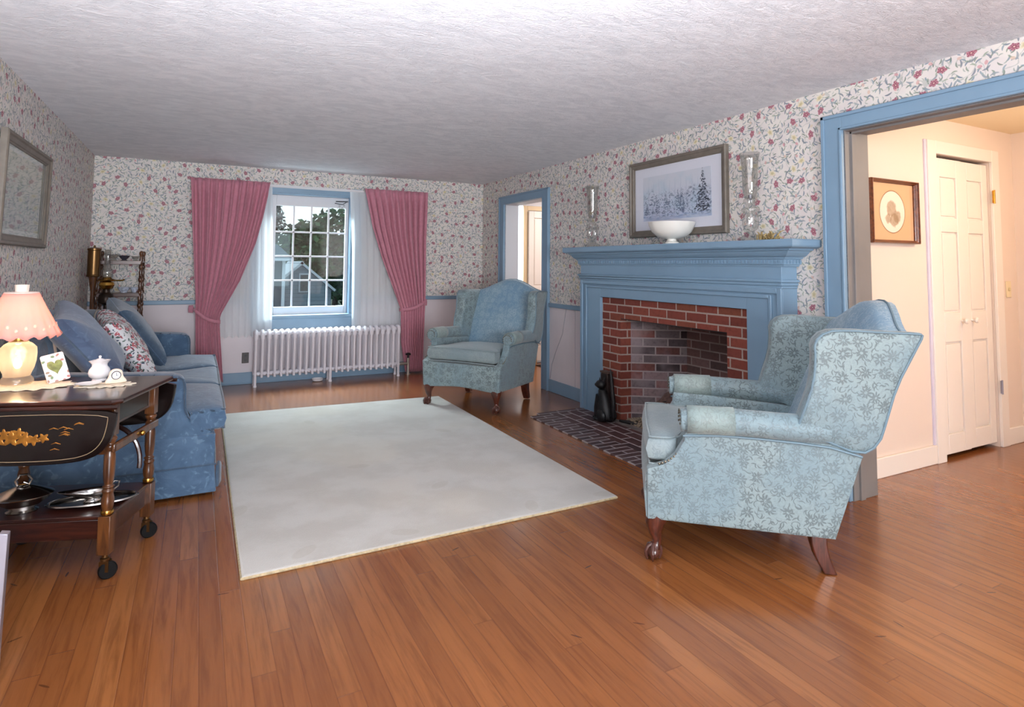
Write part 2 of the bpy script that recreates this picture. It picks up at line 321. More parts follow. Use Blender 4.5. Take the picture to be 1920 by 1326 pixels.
# ------------------------------------------------------------------ geometry helpers
class MB:
    def __init__(s): s.v = []; s.f = []; s.uvs = {}
    def add(s, vs, fs):
        k = len(s.v); s.v += [tuple(p) for p in vs]; s.f += [tuple(i+k for i in f) for f in fs]; return s
    def box(s, x0, x1, y0, y1, z0, z1):
        x0, x1 = sorted((x0, x1)); y0, y1 = sorted((y0, y1)); z0, z1 = sorted((z0, z1))
        return s.add([(x0, y0, z0), (x1, y0, z0), (x1, y1, z0), (x0, y1, z0), (x0, y0, z1), (x1, y0, z1), (x1, y1, z1), (x0, y1, z1)],
                     [(0, 3, 2, 1), (4, 5, 6, 7), (0, 1, 5, 4), (1, 2, 6, 5), (2, 3, 7, 6), (3, 0, 4, 7)])
    def obox(s, c, ax, ay, az, hx, hy, hz):    # oriented box
        c = Vector(c); P = []
        for k in (-1, 1):
            for (i, j) in ((-1, -1), (1, -1), (1, 1), (-1, 1)): P.append(c+ax*hx*i+ay*hy*j+az*hz*k)
        return s.add(P, [(0, 3, 2, 1), (4, 5, 6, 7), (0, 1, 5, 4), (1, 2, 6, 5), (2, 3, 7, 6), (3, 0, 4, 7)])
    def loft(s, rings, cap=True, closed=True):
        n = len(rings[0]); k = len(s.v); V = [p for r in rings for p in r]; F = []
        for i in range(len(rings)-1):
            for j in range(n if closed else n-1):
                a = i*n+j; b = i*n+(j+1) % n; F.append((a, b, b+n, a+n))
        if cap and closed: F.append(tuple(range(n-1, -1, -1))); F.append(tuple((len(rings)-1)*n+j for j in range(n)))
        return s.add(V, F)
    def lathe(s, prof, c=(0, 0, 0), seg=20, ang=None, sq=1.0, cap=True):
        rings = []
        for r, z in prof:
            ring = []
            for j in range(seg):
                a = 2*PI*j/seg; q = r if ang is None else r*ang(a, z)
                ring.append((c[0]+q*math.cos(a), c[1]+q*math.sin(a)*sq, c[2]+z))
            rings.append(ring)
        return s.loft(rings, cap)
    def tube(s, path, rad, seg=8, cap=True, flat=1.0):
        P = [Vector(p) for p in path]; n = len(P); rr = rad if isinstance(rad, (list, tuple)) else [rad]*n
        t0 = (P[1]-P[0]).normalized(); nx = t0.orthogonal().normalized(); rings = []
        for i in range(n):
            t = (P[min(i+1, n-1)]-P[max(i-1, 0)]).normalized()
            nx = (nx-t*nx.dot(t)).normalized(); ny = t.cross(nx)
            rings.append([P[i]+(nx*math.cos(2*PI*j/seg)+ny*math.sin(2*PI*j/seg)*flat)*rr[i] for j in range(seg)])
        return s.loft(rings, cap)
    def prism(s, out, fn, w0, w1):            # outline (u,v) extruded over w, fn(u,v,w)->xyz
        return s.loft([[fn(u, v, w0) for u, v in out], [fn(u, v, w1) for u, v in out]])
    def puff(s, out, T, p, fn, rings=(1, .985, .95, .88, .78, .62, .42, .2), c=None, cen=None):
        n = len(out); cu = sum(u for u, v in out)/n; cv = sum(v for u, v in out)/n
        if cen: cu, cv = cen
        V = []; F = []
        def ring(sv, sign):
            w = T*max(0, 1-sv**p)**(1/p)*sign; return [fn(cu+(u-cu)*sv, cv+(v-cv)*sv, w) for u, v in out]
        V += ring(1, 1); prev = 0; idx = n
        for sign in (1, -1):
            prev = 0
            for sv in rings[1:]:
                V += ring(sv, sign)
                for j in range(n):
                    a, b = prev+j, prev+(j+1) % n; c_, d = idx+(j+1) % n, idx+j
                    F.append((a, b, c_, d) if sign > 0 else (b, a, d, c_))
                prev = idx; idx += n
            V.append(fn(cu, cv, T*sign)); 
            for j in range(n):
                a, b = prev+j, prev+(j+1) % n; F.append((a, b, idx) if sign > 0 else (b, a, idx))
            idx += 1
        return s.add(V, F)
    def grid(s, nu, nv, fn):
        V = [fn(i/nu, j/nv) for j in range(nv+1) for i in range(nu+1)]
        return s.add(V, [(j*(nu+1)+i, j*(nu+1)+i+1, (j+1)*(nu+1)+i+1, (j+1)*(nu+1)+i) for j in range(nv) for i in range(nu)])
    def ball(s, c, r, sx=1, sy=1, sz=1, seg=12, ringn=8):
        rings = [[(c[0]+r*sx*math.sin(PI*i/ringn)*math.cos(2*PI*j/seg), c[1]+r*sy*math.sin(PI*i/ringn)*math.sin(2*PI*j/seg), c[2]-r*sz*math.cos(PI*i/ringn)) for j in range(seg)] for i in range(1, ringn)]
        k = len(s.v); s.loft(rings, False); n = seg
        s.v += [(c[0], c[1], c[2]-r*sz), (c[0], c[1], c[2]+r*sz)]; b = len(s.v)-2; L = k+(ringn-2)*n
        for j in range(n): s.f.append((k+(j+1) % n, k+j, b)); s.f.append((L+j, L+(j+1) % n, b+1))
        return s
    def build(s, name, mat, parent=None, smooth=True, bevel=0, seg=2, sub=0, solid=0, kind=None, label=None, ang=38, uvs=1.0, cat=None, group=None):
        me = bpy.data.meshes.new(name); me.from_pydata(s.v, [], s.f); me.validate(); me.update()
        bm = bmesh.new(); bm.from_mesh(me); bmesh.ops.recalc_face_normals(bm, faces=bm.faces)
        uvl = bm.loops.layers.uv.new('uv')
        for f in bm.faces:
            n = f.normal; a = [abs(n.x), abs(n.y), abs(n.z)]; k = a.index(max(a)); f.smooth = smooth
            for l in f.loops:
                c = l.vert.co; l[uvl].uv = ((c.y, c.z) if k == 0 else (c.x, c.z+.37) if k == 1 else (c.x+.21, c.y))
        bm.to_mesh(me); bm.free()
        if smooth: me.set_sharp_from_angle(angle=R(ang))
        me.materials.append(mat); o = bpy.data.objects.new(name, me); COL.objects.link(o)
        if parent: o.parent = parent
        if solid: md = o.modifiers.new('solid', 'SOLIDIFY'); md.thickness = solid; md.offset = 0
        if bevel: md = o.modifiers.new('bevel', 'BEVEL'); md.width = bevel; md.segments = seg; md.limit_method = 'ANGLE'; md.angle_limit = R(35)
        if sub: md = o.modifiers.new('sub', 'SUBSURF'); md.levels = sub; md.render_levels = sub
        if kind: o['kind'] = kind
        if label: o['label'] = label
        if cat: o['category'] = cat
        if group: o['group'] = group
        return o

def thing(name, label, cat, loc=(0, 0, 0), rz=0, group=None):
    o = bpy.data.objects.new(name, None); COL.objects.link(o); o.empty_display_size = .1
    o.location = loc; o.rotation_euler = (0, 0, R(rz)); o['label'] = label; o['category'] = cat
    if group: o['group'] = group
    return o
def S(name, mb, mat, **k): return mb.build(name, mat, kind='structure', **k)
def B(*a): return MB().box(*a)
def interp(pts, t):
    """piecewise-linear lookup with smoothstep-free interpolation on sorted (key, val)"""
    for (a, x), (b, y) in zip(pts, pts[1:]):
        if (a <= t <= b) or (a >= t >= b): return x+(y-x)*((t-a)/(b-a) if b != a else 0)
    return pts[0][1] if abs(t-pts[0][0]) < abs(t-pts[-1][0]) else pts[-1][1]
def smooth_poly(pts, it=2):       # Chaikin
    for _ in range(it):
        q = []
        for i in range(len(pts)):
            a, b = pts[i], pts[(i+1) % len(pts)]
            q += [tuple(.75*x+.25*y for x, y in zip(a, b)), tuple(.25*x+.75*y for x, y in zip(a, b))]
        pts = q
    return pts
def rrect(u0, u1, v0, v1, r, n=5):
    out = []
    for cx, cy, a0 in ((u1-r, v1-r, 0), (u0+r, v1-r, 90), (u0+r, v0+r, 180), (u1-r, v0+r, 270)):
        for i in range(n+1): a = R(a0+90*i/n); out.append((cx+r*math.cos(a), cy+r*math.sin(a)))
    return out
def densify(pts, d):
    out = []
    for a, b in zip(pts, pts[1:]+pts[:1]):
        L = math.dist(a, b); n = max(1, int(L/d))
        out += [tuple(x+(y-x)*i/n for x, y in zip(a, b)) for i in range(n)]
    return out

# ------------------------------------------------------------------ room shell
W, H, BK = 4.14, 2.3, -11.6
RH, RB = .888, .845        # chair rail top / bottom
BBH = .12
fl = B(-W-.1, 3.4, BK-.1, .6, -.12, 0); S('floor', fl, FLOOR)
cl = B(-W-.1, 0.0, BK-.1, .0, H, H+.1); S('ceiling', cl, CEIL)
# far wall with window hole
WX0, WX1, WZ0, WZ1 = -2.62, -1.655, .70, 2.045
T = .30
far = MB().box(-W-.1, WX0, 0, T, RB, H).box(WX1, .0, 0, T, RB, H).box(WX0, WX1, 0, T, WZ1, H)
S('wall_far', far, WPX, smooth=False)
farp = MB().box(-W-.1, WX0, .0, T, 0, RB).box(WX1, 0, .0, T, 0, RB).box(WX0, WX1, 0, T, 0, WZ0)
S('wall_far_dado', farp, PANEL, smooth=False)
S('trim_1', MB().box(-W, WX0-.0, -.022, 0, RB, RH).box(WX1+.0, 0, -.022, 0, RB, RH), BLUE, bevel=.006)
S('baseboard_far', MB().box(-W, 0, -.018, 0, 0, BBH).box(-W, 0, -.03, -.018, 0, .015), BLUE, bevel=.004)
# left wall
S('wall_left', B(-W-.1, -W, BK, 0, 0, H), WPY, smooth=False)
S('baseboard_left', B(-W, -W+.018, BK, 0, 0, BBH), BLUE, bevel=.004)
# right wall: pieces around the small doorway (-.65..-1.55) and the wide opening (-4.885..-7.4)
DW = (-1.55, -.65, 1.985); OP = (-7.4, -4.885, 2.045); TK = .16
rw = MB().box(0, TK, DW[1], 0, RB, H).box(0, TK, DW[0], DW[1], DW[2], H).box(0, TK, -2.98, DW[0], RB, H).box(0, TK, -4.11, -2.98, .85, H)
rw.box(0, TK, OP[1], -4.11, RB, H).box(0, TK, OP[0], OP[1], OP[2], H).box(0, TK, BK, OP[0], 0, H)
S('wall_right', rw, WPY, smooth=False)
rp = MB().box(0, TK, DW[1], 0, 0, RB).box(0, TK, -2.98, DW[0], 0, RB).box(0, TK, OP[1], -4.11, 0, RB)
S('wall_right_dado', rp, PANEL, smooth=False)
S('trim_2', MB().box(-.022, 0, -2.44, DW[0]-.13, RB, RH).box(-.022, 0, DW[1]+.12, 0, RB, RH), BLUE, bevel=.006)
S('baseboard_right', MB().box(-.018, 0, -2.44, DW[0]-.13, 0, BBH).box(-.018, 0, DW[1]+.12, 0, 0, BBH), BLUE, bevel=.004)
# corner strips in the pale dado where boards meet
S('trim_3', MB().box(-.004, 0, -2.15, -2.146, BBH, RB), plain('panel_seam', sr(196, 190, 196)), smooth=False)
# casings
def casing(name, y0, y1, zt, wd, wdt):
    mb = MB().box(-.024, 0, y1, y1+wd, 0, zt+wdt).box(-.024, 0, y0-wd, y0, 0, zt+wdt).box(-.024, 0, y0, y1, zt, zt+wdt)
    mb.box(-.034, -.024, y1+wd-.02, y1+wd, 0, zt+wdt).box(-.034, -.024, y0-wd, y0-wd+.02, 0, zt+wdt).box(-.034, -.024, y0-wd, y1+wd, zt+wdt-.02, zt+wdt)
    mb.box(-.030, -.024, y1, y1+.014, 0, zt+.014).box(-.030, -.024, y0-.014, y0, 0, zt+.014).box(-.030, -.024, y0-.014, y1+.014, zt, zt+.014)
    return S(name, mb, BLUE, bevel=.003)
casing('trim_4', DW[0], DW[1], DW[2], .125, .095)
casing('trim_5', OP[0], OP[1], OP[2], .12, .095)
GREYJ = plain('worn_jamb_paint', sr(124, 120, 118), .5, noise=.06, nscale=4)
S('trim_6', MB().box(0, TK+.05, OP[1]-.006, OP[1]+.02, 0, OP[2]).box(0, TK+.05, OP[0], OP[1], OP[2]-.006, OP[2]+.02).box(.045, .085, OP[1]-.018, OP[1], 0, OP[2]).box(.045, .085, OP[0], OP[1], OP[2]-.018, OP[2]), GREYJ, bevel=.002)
S('trim_7', MB().box(.001, TK+.01, DW[1]-.006, DW[1]+.02, 0, DW[2]).box(.001, TK+.01, DW[0]-.02, DW[0]+.006, 0, DW[2]).box(.001, TK+.01, DW[0], DW[1], DW[2]-.006, DW[2]+.02), plain('doorway_jamb_paint', sr(196, 200, 206), .5), bevel=.002)
# wall behind the camera, with an unseen opening added to let daylight in
bw = MB().box(-W-.1, -3.6, BK-.1, BK, 0, H).box(-.8, 0, BK-.1, BK, 0, H).box(-3.6, -.8, BK-.1, BK, 0, .6).box(-3.6, -.8, BK-.1, BK, 2.15, H)
S('wall_near', bw, WPX, smooth=False)

# ------------------------------------------------------------------ hall beyond the wide opening
HY, HX = -4.72, 2.27
S('wall_hall_back', MB().box(TK, 1.205, HY, HY+.1, 0, 2.3).box(1.925, HX+.1, HY, HY+.1, 0, 2.3).box(1.205, 1.925, HY, HY+.1, 2.05, 2.3), CREAM, smooth=False)
S('wall_hall_side', B(HX, HX+.1, BK, HY+.1, 0, 2.3), CREAM, smooth=False)
S('wall_hall_near', B(TK, HX, -8.6, -8.5, 0, 2.3), CREAM, smooth=False)
S('ceiling_hall', B(TK, HX+.1, BK, HY+.1, 2.3, 2.4), plain('hall_ceiling_paint', sr(244, 226, 190), .7), smooth=False)
S('baseboard_hall', MB().box(TK, 1.105, HY-.018, HY, 0, .12).box(2.02, HX, HY-.018, HY, 0, .12).box(HX-.018, HX, BK, HY, 0, .12), DOORW, bevel=.005)
S('trim_8', MB().box(1.105, 1.205, HY-.022, HY, 0, 2.14).box(1.925, 2.025, HY-.022, HY, 0, 2.14).box(1.205, 1.925, HY-.022, HY, 2.05, 2.14), DOORW, bevel=.004)
S('trim_9', MB().box(1.085, 1.105, HY-.012, HY, .12, 2.14), plain('lavender_edge_paint', sr(214, 206, 222), .5), bevel=.002)
S('wall_closet_inside', MB().box(1.2, 1.93, HY+.1, HY+.12, 0, 2.1), plain('closet_dark', sr(60, 50, 44), .8), smooth=False)
def door_leaf(name, x0, x1, y, z0, z1, rows, knobx=None):
    d = bpy.data.objects.new(name, None); COL.objects.link(d); d['kind'] = 'structure'
    st = .075; n = MB(); n.box(x0, x0+st, y, y+.035, z0, z1).box(x1-st, x1, y, y+.035, z0, z1)
    zs = [z0]+[q for r in rows for q in r]+[z1]
    for i in range(0, len(zs), 2): n.box(x0+st, x1-st, y, y+.035, zs[i], zs[i+1])
    n.box(x0+st, x1-st, y+.016, y+.03, z0, z1)
    n.build('stile_frame', DOORW, d, bevel=.004)
    for a, b in rows:
        MB().puff(densify([(x0+st+.012, a+.012), (x1-st-.012, a+.012), (x1-st-.012, b-.012), (x0+st+.012, b-.012)], .2), .012, 14, lambda u, v, w_: (u, y+.016-w_, v), rings=(1, .99, .93, .9, .5)).build('raised_panel', DOORW, d, bevel=0, smooth=False)
    if knobx: MB().lathe([(.008, 0), (.008, .018), (.017, .026), (.02, .036), (.014, .046), (0.001, .048)], seg=14).build('knob', DOORW, d).matrix_local = Matrix.Translation((knobx, y, .91)) @ Matrix.Rotation(R(90), 4, 'X')
    return d
rows = [(.16, .77), (.97, 1.52), (1.62, 1.90)]
door_leaf('door_1', 1.212, 1.563, HY+.005, .03, 2.03, rows, 1.49)
door_leaf('door_2', 1.568, 1.918, HY+.012, .03, 2.03, rows, 1.635)
for z, mt, lb in ((1.75, BRASS, 'brass hinge'), (.38, STEEL, 'steel hinge')):
    MB().box(1.912, 1.938, HY-.027, HY-.021, z, z+.09).lathe([(.006, -.005), (.006, .095)], (1.925, HY-.030, z), 8).build('door_hinge', mt, None, kind='structure')
sp = thing('light_switch', 'small ivory light switch plate on the cream wall beside the closet doors', 'switch', (2.13, HY, 1.12))
B(-.035, .035, -.006, 0, -.06, .06).build('plate', plain('ivory_plastic', sr(232, 214, 176), .4), sp, bevel=.004)
B(-.006, .006, -.016, -.006, -.012, .012).build('toggle', plain('ivory_toggle', sr(214, 196, 156), .4), sp, bevel=.002)

# ------------------------------------------------------------------ room beyond the small doorway
NX = 2.6
S('wall_next_far', MB().box(TK, .36, .02, .12, 0, 2.3).box(.60, NX, .02, .12, 0, 2.3).box(.36, .60, .02, .12, 2.1, 2.3).box(.36, .60, .02, .12, 0, .7), WHITE, smooth=False)
S('wall_next_side', B(NX, NX+.1, -2.2, .12, 0, 2.3), CREAM, smooth=False)
S('wall_next_near', B(TK, NX, -2.3, -2.2, 0, 2.3), WHITE, smooth=False)
S('ceiling_next', B(TK, NX+.1, -2.3, .12, 2.3, 2.4), WHITE, smooth=False)
S('baseboard_next', MB().box(TK, .62, .002, .02, 0, .1), plain('honey_baseboard', sr(190, 130, 80), .4), bevel=.003)
S('trim_10', MB().box(.60, .66, 0, .02, 0, 2.06).box(.66, 1.5, 0, .02, 2.0, 2.06), plain('honey_casing', sr(226, 200, 160), .5), bevel=.003)
door_leaf('door_3', .665, 1.45, -.03, .01, 1.99, [(.2, .85), (1.0, 1.9)])
rg = MB(); rg.box(-.16, .16, -.06, .06, 0, .006)
for i in range(14): rg.box(-.15+i*.0215, -.141+i*.0215, -.05, .05, .006, .012)
o = rg.build('floor_register', plain('dark_register', sr(60, 46, 40), .4, metal=.5)); o.location = (.80, -.33, 0); o['label'] = 'dark metal floor register in the boards beyond the small doorway'; o['category'] = 'vent'
ti = MB().box(.44, .80, -.12, -.04, 0, .012); o = ti.build('shoe_tray', plain('grey_tray', sr(120, 124, 130), .4), bevel=.004); o['label'] = 'flat grey tray on the floor under the white door in the next room'; o['category'] = 'tray'
o.location = (.22, .0, 0)

# ------------------------------------------------------------------ window
wn = bpy.data.objects.new('window_1', None); COL.objects.link(wn); wn['kind'] = 'structure'
fy = .13
MB().box(WX0, WX0+.012, 0, T, WZ0, WZ1).box(WX1-.012, WX1, 0, T, WZ0, WZ1).box(WX0, WX1, 0, T, WZ1-.012, WZ1).box(WX0, WX1, 0, T, WZ0-.02, WZ0).build('window_reveal', BLUE, wn, smooth=False)
gx0, gx1, gz0, gz1 = -2.462, -1.70, .785, 1.915
MB().box(WX0+.012, gx0, fy, fy+.05, WZ0, WZ1-.012).box(gx1, WX1-.012, fy, fy+.05, WZ0, WZ1-.012).box(gx0, gx1, fy, fy+.05, gz1, WZ1-.012).box(gx0, gx1, fy, fy+.05, WZ0, gz0).build('window_sash', WHITE, wn, bevel=.004)
mu = MB()
for i in range(1, 4): x = gx0+(gx1-gx0)*i/4; mu.box(x-.009, x+.009, fy+.012, fy+.034, gz0, gz1)
for j in range(1, 4): z = gz0+(gz1-gz0)*j/4+[0, .012, .0, -.01][j]; mu.box(gx0, gx1, fy+.012, fy+.034, z-.009, z+.009)
mu.build('window_muntins', WHITE, wn, bevel=.002)
B(gx0, gx1, fy+.021, fy+.026, gz0, gz1).build('window_pane', GLASS, wn, smooth=False)
MB().box(WX0-.08, WX1+.08, -.032, .14, .668, .703).build('window_sill', BLUE, wn, bevel=.006)
MB().box(WX0-.08, WX1+.08, -.022, 0, .56, .668).build('window_apron', BLUE, wn, bevel=.004)
MB().box(WX0-.11, WX0, -.02, 0, .685, 2.13).box(WX1, WX1+.11, -.02, 0, .685, 2.13).box(WX0-.11, WX1+.11, -.02, 0, WZ1, 2.11).build('window_casing', BLUE, wn, bevel=.004)
MB().box(WX0-.12, WX1+.12, -.026, 0, 2.095, 2.125).build('window_head_strip', WHITE, wn, bevel=.004)

# ------------------------------------------------------------------ fireplace
fp = thing('fireplace', 'pale blue wooden fireplace mantel around a red brick firebox on the wallpapered wall', 'fireplace', (0, 0, 0))
X0 = -.13; Y0, Y1 = -4.565, -2.44; BY0, BY1, BZ = -4.295, -2.731, 1.003
mb = MB().box(X0, 0, Y0, BY0, 0, 1.145).box(X0, 0, BY1, Y1, 0, 1.145).box(X0, 0, BY0, BY1, BZ, 1.145)
mb.build('surround', BLUE, fp, bevel=.003)
# raised moulding band running round the opening (outer)
def band(a0, a1, z, w_, d, name):
    MB().box(X0-d, X0, a0, a0+w_, 0, z).box(X0-d, X0, a1-w_, a1, 0, z).box(X0-d, X0, a0+w_, a1-w_, z-w_, z).build(name, BLUE, fp, bevel=.005)
band(Y0, Y1, 1.145, .035, .014, 'outer_moulding'); band(Y0+.075, Y1-.075, 1.10, .022, .012, 'inner_moulding')
B(X0-.006, 0, Y0, Y1, 1.19, 1.285).build('frieze', BLUE, fp, bevel=.003)
MB().box(X0-.030, 0, Y0-.02, Y1+.02, 1.178, 1.196).box(X0-.020, 0, Y0-.012, Y1+.012, 1.158, 1.178).box(X0-.012, 0, Y0-.006, Y1+.006, 1.142, 1.158).build('frieze_bead', BLUE, fp, bevel=.005)
# crown: stepped and curved profile swept round three sides
prof = [(0, 1.272), (.012, 1.274), (.014, 1.284), (.022, 1.286), (.022, 1.318), (.032, 1.320), (.033, 1.328), (.042, 1.332), (.052, 1.340), (.062, 1.352), (.070, 1.366), (.084, 1.369), (.085, 1.378), (.106, 1.380), (.121, 1.388), (.124, 1.396), (.124, 1.424), (.119, 1.432)]
rings = []
for d, z in prof: rings.append([(0, Y0-d*1.35, z), (X0-d, Y0-d*1.35, z), (X0-d, Y1+d, z), (0, Y1+d, z)])
MB().loft(rings, closed=True).build('crown_shelf', BLUE, fp, smooth=False)
dn = MB(); y = Y0-.012
while y < Y1+.01: dn.box(X0-.028, X0-.008, y, y+.016, 1.292, 1.312); y += .028
x = X0
while x < -.01: dn.box(x, x+.016, Y0-.036, Y0-.018, 1.292, 1.312); x += .028
dn.build('dentil_trim', BLUE, fp, smooth=False)
# brick face, flush behind the surround; lintel, piers
BX = -.105; FY0, FY1, FZ = -4.11, -2.975, .838
MB().box(BX, .10, BY0, FY0, 0, BZ).box(BX, .10, FY1, BY1, 0, BZ).box(BX, .10, FY0, FY1, FZ, BZ).build('brick_face', BRICK, fp, smooth=False)
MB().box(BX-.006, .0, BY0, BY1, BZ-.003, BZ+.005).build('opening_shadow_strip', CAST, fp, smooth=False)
# firebox: red returns, then splayed sooty sides, back, top
yl, yr_, dp = -2.985, -4.10, .52
MB().add([(BX+.002, FY1, 0), (.0, FY1+.0, 0), (.0, FY1, FZ), (BX+.002, FY1, FZ)], [(0, 1, 2, 3)]).build('brick_return', BRICKS, fp, smooth=False, solid=.004)
def wallq(name, a, b, mat, z1=1.05):
    L = math.dist(a, b); m_ = MB().add([(*a, 0), (*b, 0), (*b, z1), (*a, z1)], [(0, 1, 2, 3)]); o_ = m_.build(name, mat, fp, smooth=False, solid=.01)
    uvl = o_.data.uv_layers[0].data
    for li, lp in enumerate(o_.data.loops):
        c = o_.data.vertices[lp.vertex_index].co; uvl[li].uv = (math.dist((c.x, c.y), a), c.z)
SOOT2 = bricks('sooty_brick_far_side', [sr(70, 60, 60), sr(120, 84, 78), sr(92, 66, 64)], sr(130, 116, 114), 'uv')
RETM = bricks('red_brick_splay', [sr(108, 50, 40), sr(128, 62, 50), sr(122, 62, 44)], sr(160, 144, 134), 'uv', off=(.14, 0))
wallq('brick_splay', (BX+.002, FY1), (-.012, FY1-.018), RETM, FZ)
wallq('firebox_side', (-.012, FY1-.018), (.36, -3.25), SOOTX); wallq('firebox_side', (BX+.01, FY0), (.36, FY0+.26), SOOT2)
B(.36, .38, FY0+.24, -3.24, 0, 1.06).build('firebox_back', SOOT, fp, smooth=False)
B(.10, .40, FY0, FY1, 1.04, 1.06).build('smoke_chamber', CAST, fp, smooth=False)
B(BX-.0, .37, FY0, FY1, -.0, .012).build('firebox_floor', CONC, fp, smooth=False)
MB().box(BX+.002, .10, FY0, FY1, FZ-.006, FZ+.004).build('lintel_bar', CAST, fp, smooth=False)
HX0, HY0, HY1 = -.70, -4.545, -2.46
B(HX0+.2, X0+.13, HY0+.07, HY1-.07, .0, .008).build('hearth', HEARTH, fp, smooth=False)
MB().box(HX0, HX0+.2, HY0+.2, HY1-.07, .0, .0082).box(HX0+.1, -.0, HY1-.07, HY1, 0, .0081).build('hearth_border', HEARTHB, fp, smooth=False).data
B(X0-.05, .0, BY0, BY1, .008, .0095).build('hearth_mortar_bed', CONC, fp, smooth=False)

# grate, logs and twigs
gt = thing('fire_grate', 'black iron grate with twigs inside the brick firebox', 'grate', (.17, -3.52, .012))
g = MB()
for i in range(7): g.tube([(-.13, -.28+i*.09, .17), (-.13, -.28+i*.09, .08), (.12, -.28+i*.09, .08), (.13, -.28+i*.09, .15)], .007, 6)
for yy in (-.24, .22):
    for xx in (-.10, .10): g.tube([(xx, yy, 0), (xx, yy, .09)], .009, 6)
g.tube([(-.1, -.32, .075), (-.1, .3, .075)], .009, 6).tube([(.1, -.32, .075), (.1, .3, .075)], .009, 6); g.build('grate_bars', CAST, gt)
BARK = plain('charred_bark', sr(100, 76, 70), .9, noise=.4, nscale=22, bump=.6); ASHY = plain('ashy_wood', sr(112, 104, 100), .9, noise=.35, nscale=20, bump=.6)
for i, (c, d, r, mt, lb) in enumerate((((.15, -3.275, .20), (.15, -.19, .20), .062, BARK, 'thick brown split log slanting up the back of the grate'), ((.20, -3.56, .135), (.02, .30, .0), .042, ASHY, 'grey ashy log lying along the grate'), ((.24, -3.60, .215), (.03, .26, .03), .038, ASHY, 'grey log on top of the ashy log in the firebox'))):
    c = Vector(c); d = Vector(d); n_ = 9; P = [c+d*((k/(n_-1))-.5)*1.2+Vector((0, 0, .006*math.sin(k*2))) for k in range(n_)]
    o = MB().tube(P, [r*(1+.12*math.sin(k*1.7+i)) for k in range(n_)], 12).build('log', mt); o['label'] = lb; o['category'] = 'log'; o['group'] = 'logs in the firebox'
tw = MB(); rr = random.Random(3)
for i in range(16):
    a = Vector((.10+rr.uniform(-.05, .08), -3.14-rr.uniform(0, .30), .10+rr.uniform(0, .03))); d = Vector((rr.uniform(-.05, .05), -rr.uniform(.06, .2), rr.uniform(.0, .10)))
    tw.tube([a, a+d*.5+Vector((0, 0, .015)), a+d], [.007, .006, .003], 5)
o = tw.build('kindling_twigs', CAST, None, kind='stuff'); o['label'] = 'dark charred twigs heaped in front of the logs'; o['category'] = 'twigs'
gv = MB(); rr = random.Random(5)
for i in range(420):
    a = rr.uniform(0, 2*PI); q = rr.random()**.6; c = (.0+.12*q*math.cos(a), -3.2+.24*q*math.sin(a), .016+.05*(1-q)*rr.random())
    gv.ball(c, rr.uniform(.006, .013), 1, rr.uniform(.7, 1.3), .7, 6, 4)
o = gv.build('gravel_pile', plain('tan_gravel', sr(150, 132, 112), .9, noise=.3, nscale=60), None, kind='stuff'); o['label'] = 'tan gravel and chips spread at the mouth of the firebox'; o['category'] = 'gravel'
o = MB().puff(rrect(-.05, .05, 0, .12, .02), .03, 4, lambda u, v, w_: (w_, u, v)).build('stone_block', plain('grey_stone', sr(128, 120, 118), .9, noise=.2, nscale=30)); o.location = (.12, -3.06, .014); o['label'] = 'grey stone block beside the twigs in the firebox'; o['category'] = 'stone'

# black cat figure
ct = thing('cat_figurine', 'black cast cat figurine with upright tail sitting on the hearth edge', 'figurine', (-.225, -2.93, .0095), 0)
c = MB()
# faces +y-ish / -x : body lathe-like loft of ellipses
secs = [(.0, .055, .075, 0), (.03, .07, .09, 0), (.08, .066, .082, .0), (.14, .056, .066, .008), (.19, .045, .052, .02), (.225, .034, .040, .034), (.25, .030, .036, .045)]
rings = []
for z, a, b, off in secs: rings.append([(a*math.cos(2*PI*k/18), off+b*math.sin(2*PI*k/18), z) for k in range(18)])
c.loft(rings); c.build('body', CAST, ct, sub=1)
hd = MB().ball((0, .062, .283), .040, .95, 1.2, .92, 14, 10).ball((0, .110, .272), .022, .9, 1.3, .8, 12, 8)
for sx in (-1, 1): hd.loft([[(sx*.02+.013*math.cos(k*PI/3), .045+.009*math.sin(k*PI/3), .305) for k in range(6)], [(sx*.026+.002*math.cos(k*PI/3), .040+.002*math.sin(k*PI/3), .345) for k in range(6)]])
hd.build('head', CAST, ct)
lg = MB()
for sx in (-1, 1):
    lg.tube([(sx*.03, .05, .20), (sx*.034, .078, .10), (sx*.034, .082, .02)], [.024, .018, .016], 10).ball((sx*.034, .096, .014), .018, 1, 1.4, .75)
    lg.ball((sx*.055, -.015, .05), .05, .6, 1.1, 1).ball((sx*.06, .045, .014), .018, 1, 1.8, .75)
lg.build('legs', CAST, ct)
MB().tube([(0, -.07, .03), (0, -.105, .06), (0, -.112, .16), (.0, -.095, .27), (0, -.085, .36), (0, -.07, .425)], [.018, .019, .017, .015, .012, .005], 10).build('tail', CAST, ct)
BRB = thing('hearth_broom_holder', 'dark brown metal box standing behind the cat figurine', 'holder', (-.16, -2.86, .0095))
MB().prism(rrect(-.05, .05, .0, .37, .02), lambda u, v, w_: (w_, u, v), -.025, .025).build('box', plain('dark_brown_metal', sr(44, 32, 30), .45, noise=.2), BRB, bevel=.004)
MB().box(-.03, .03, -.055, .055, .37, .385).build('rim', plain('brown_rim', sr(78, 60, 52), .5), BRB, bevel=.003)
o = MB().tube([(-.14, -3.01, .02), (-.11, -3.10, .022), (-.09, -3.15, .018)], [.010, .016, .006], 8).build('wood_chip', CAST); o['label'] = 'small black chip lying on the hearth behind the cat'; o['category'] = 'wood chip'

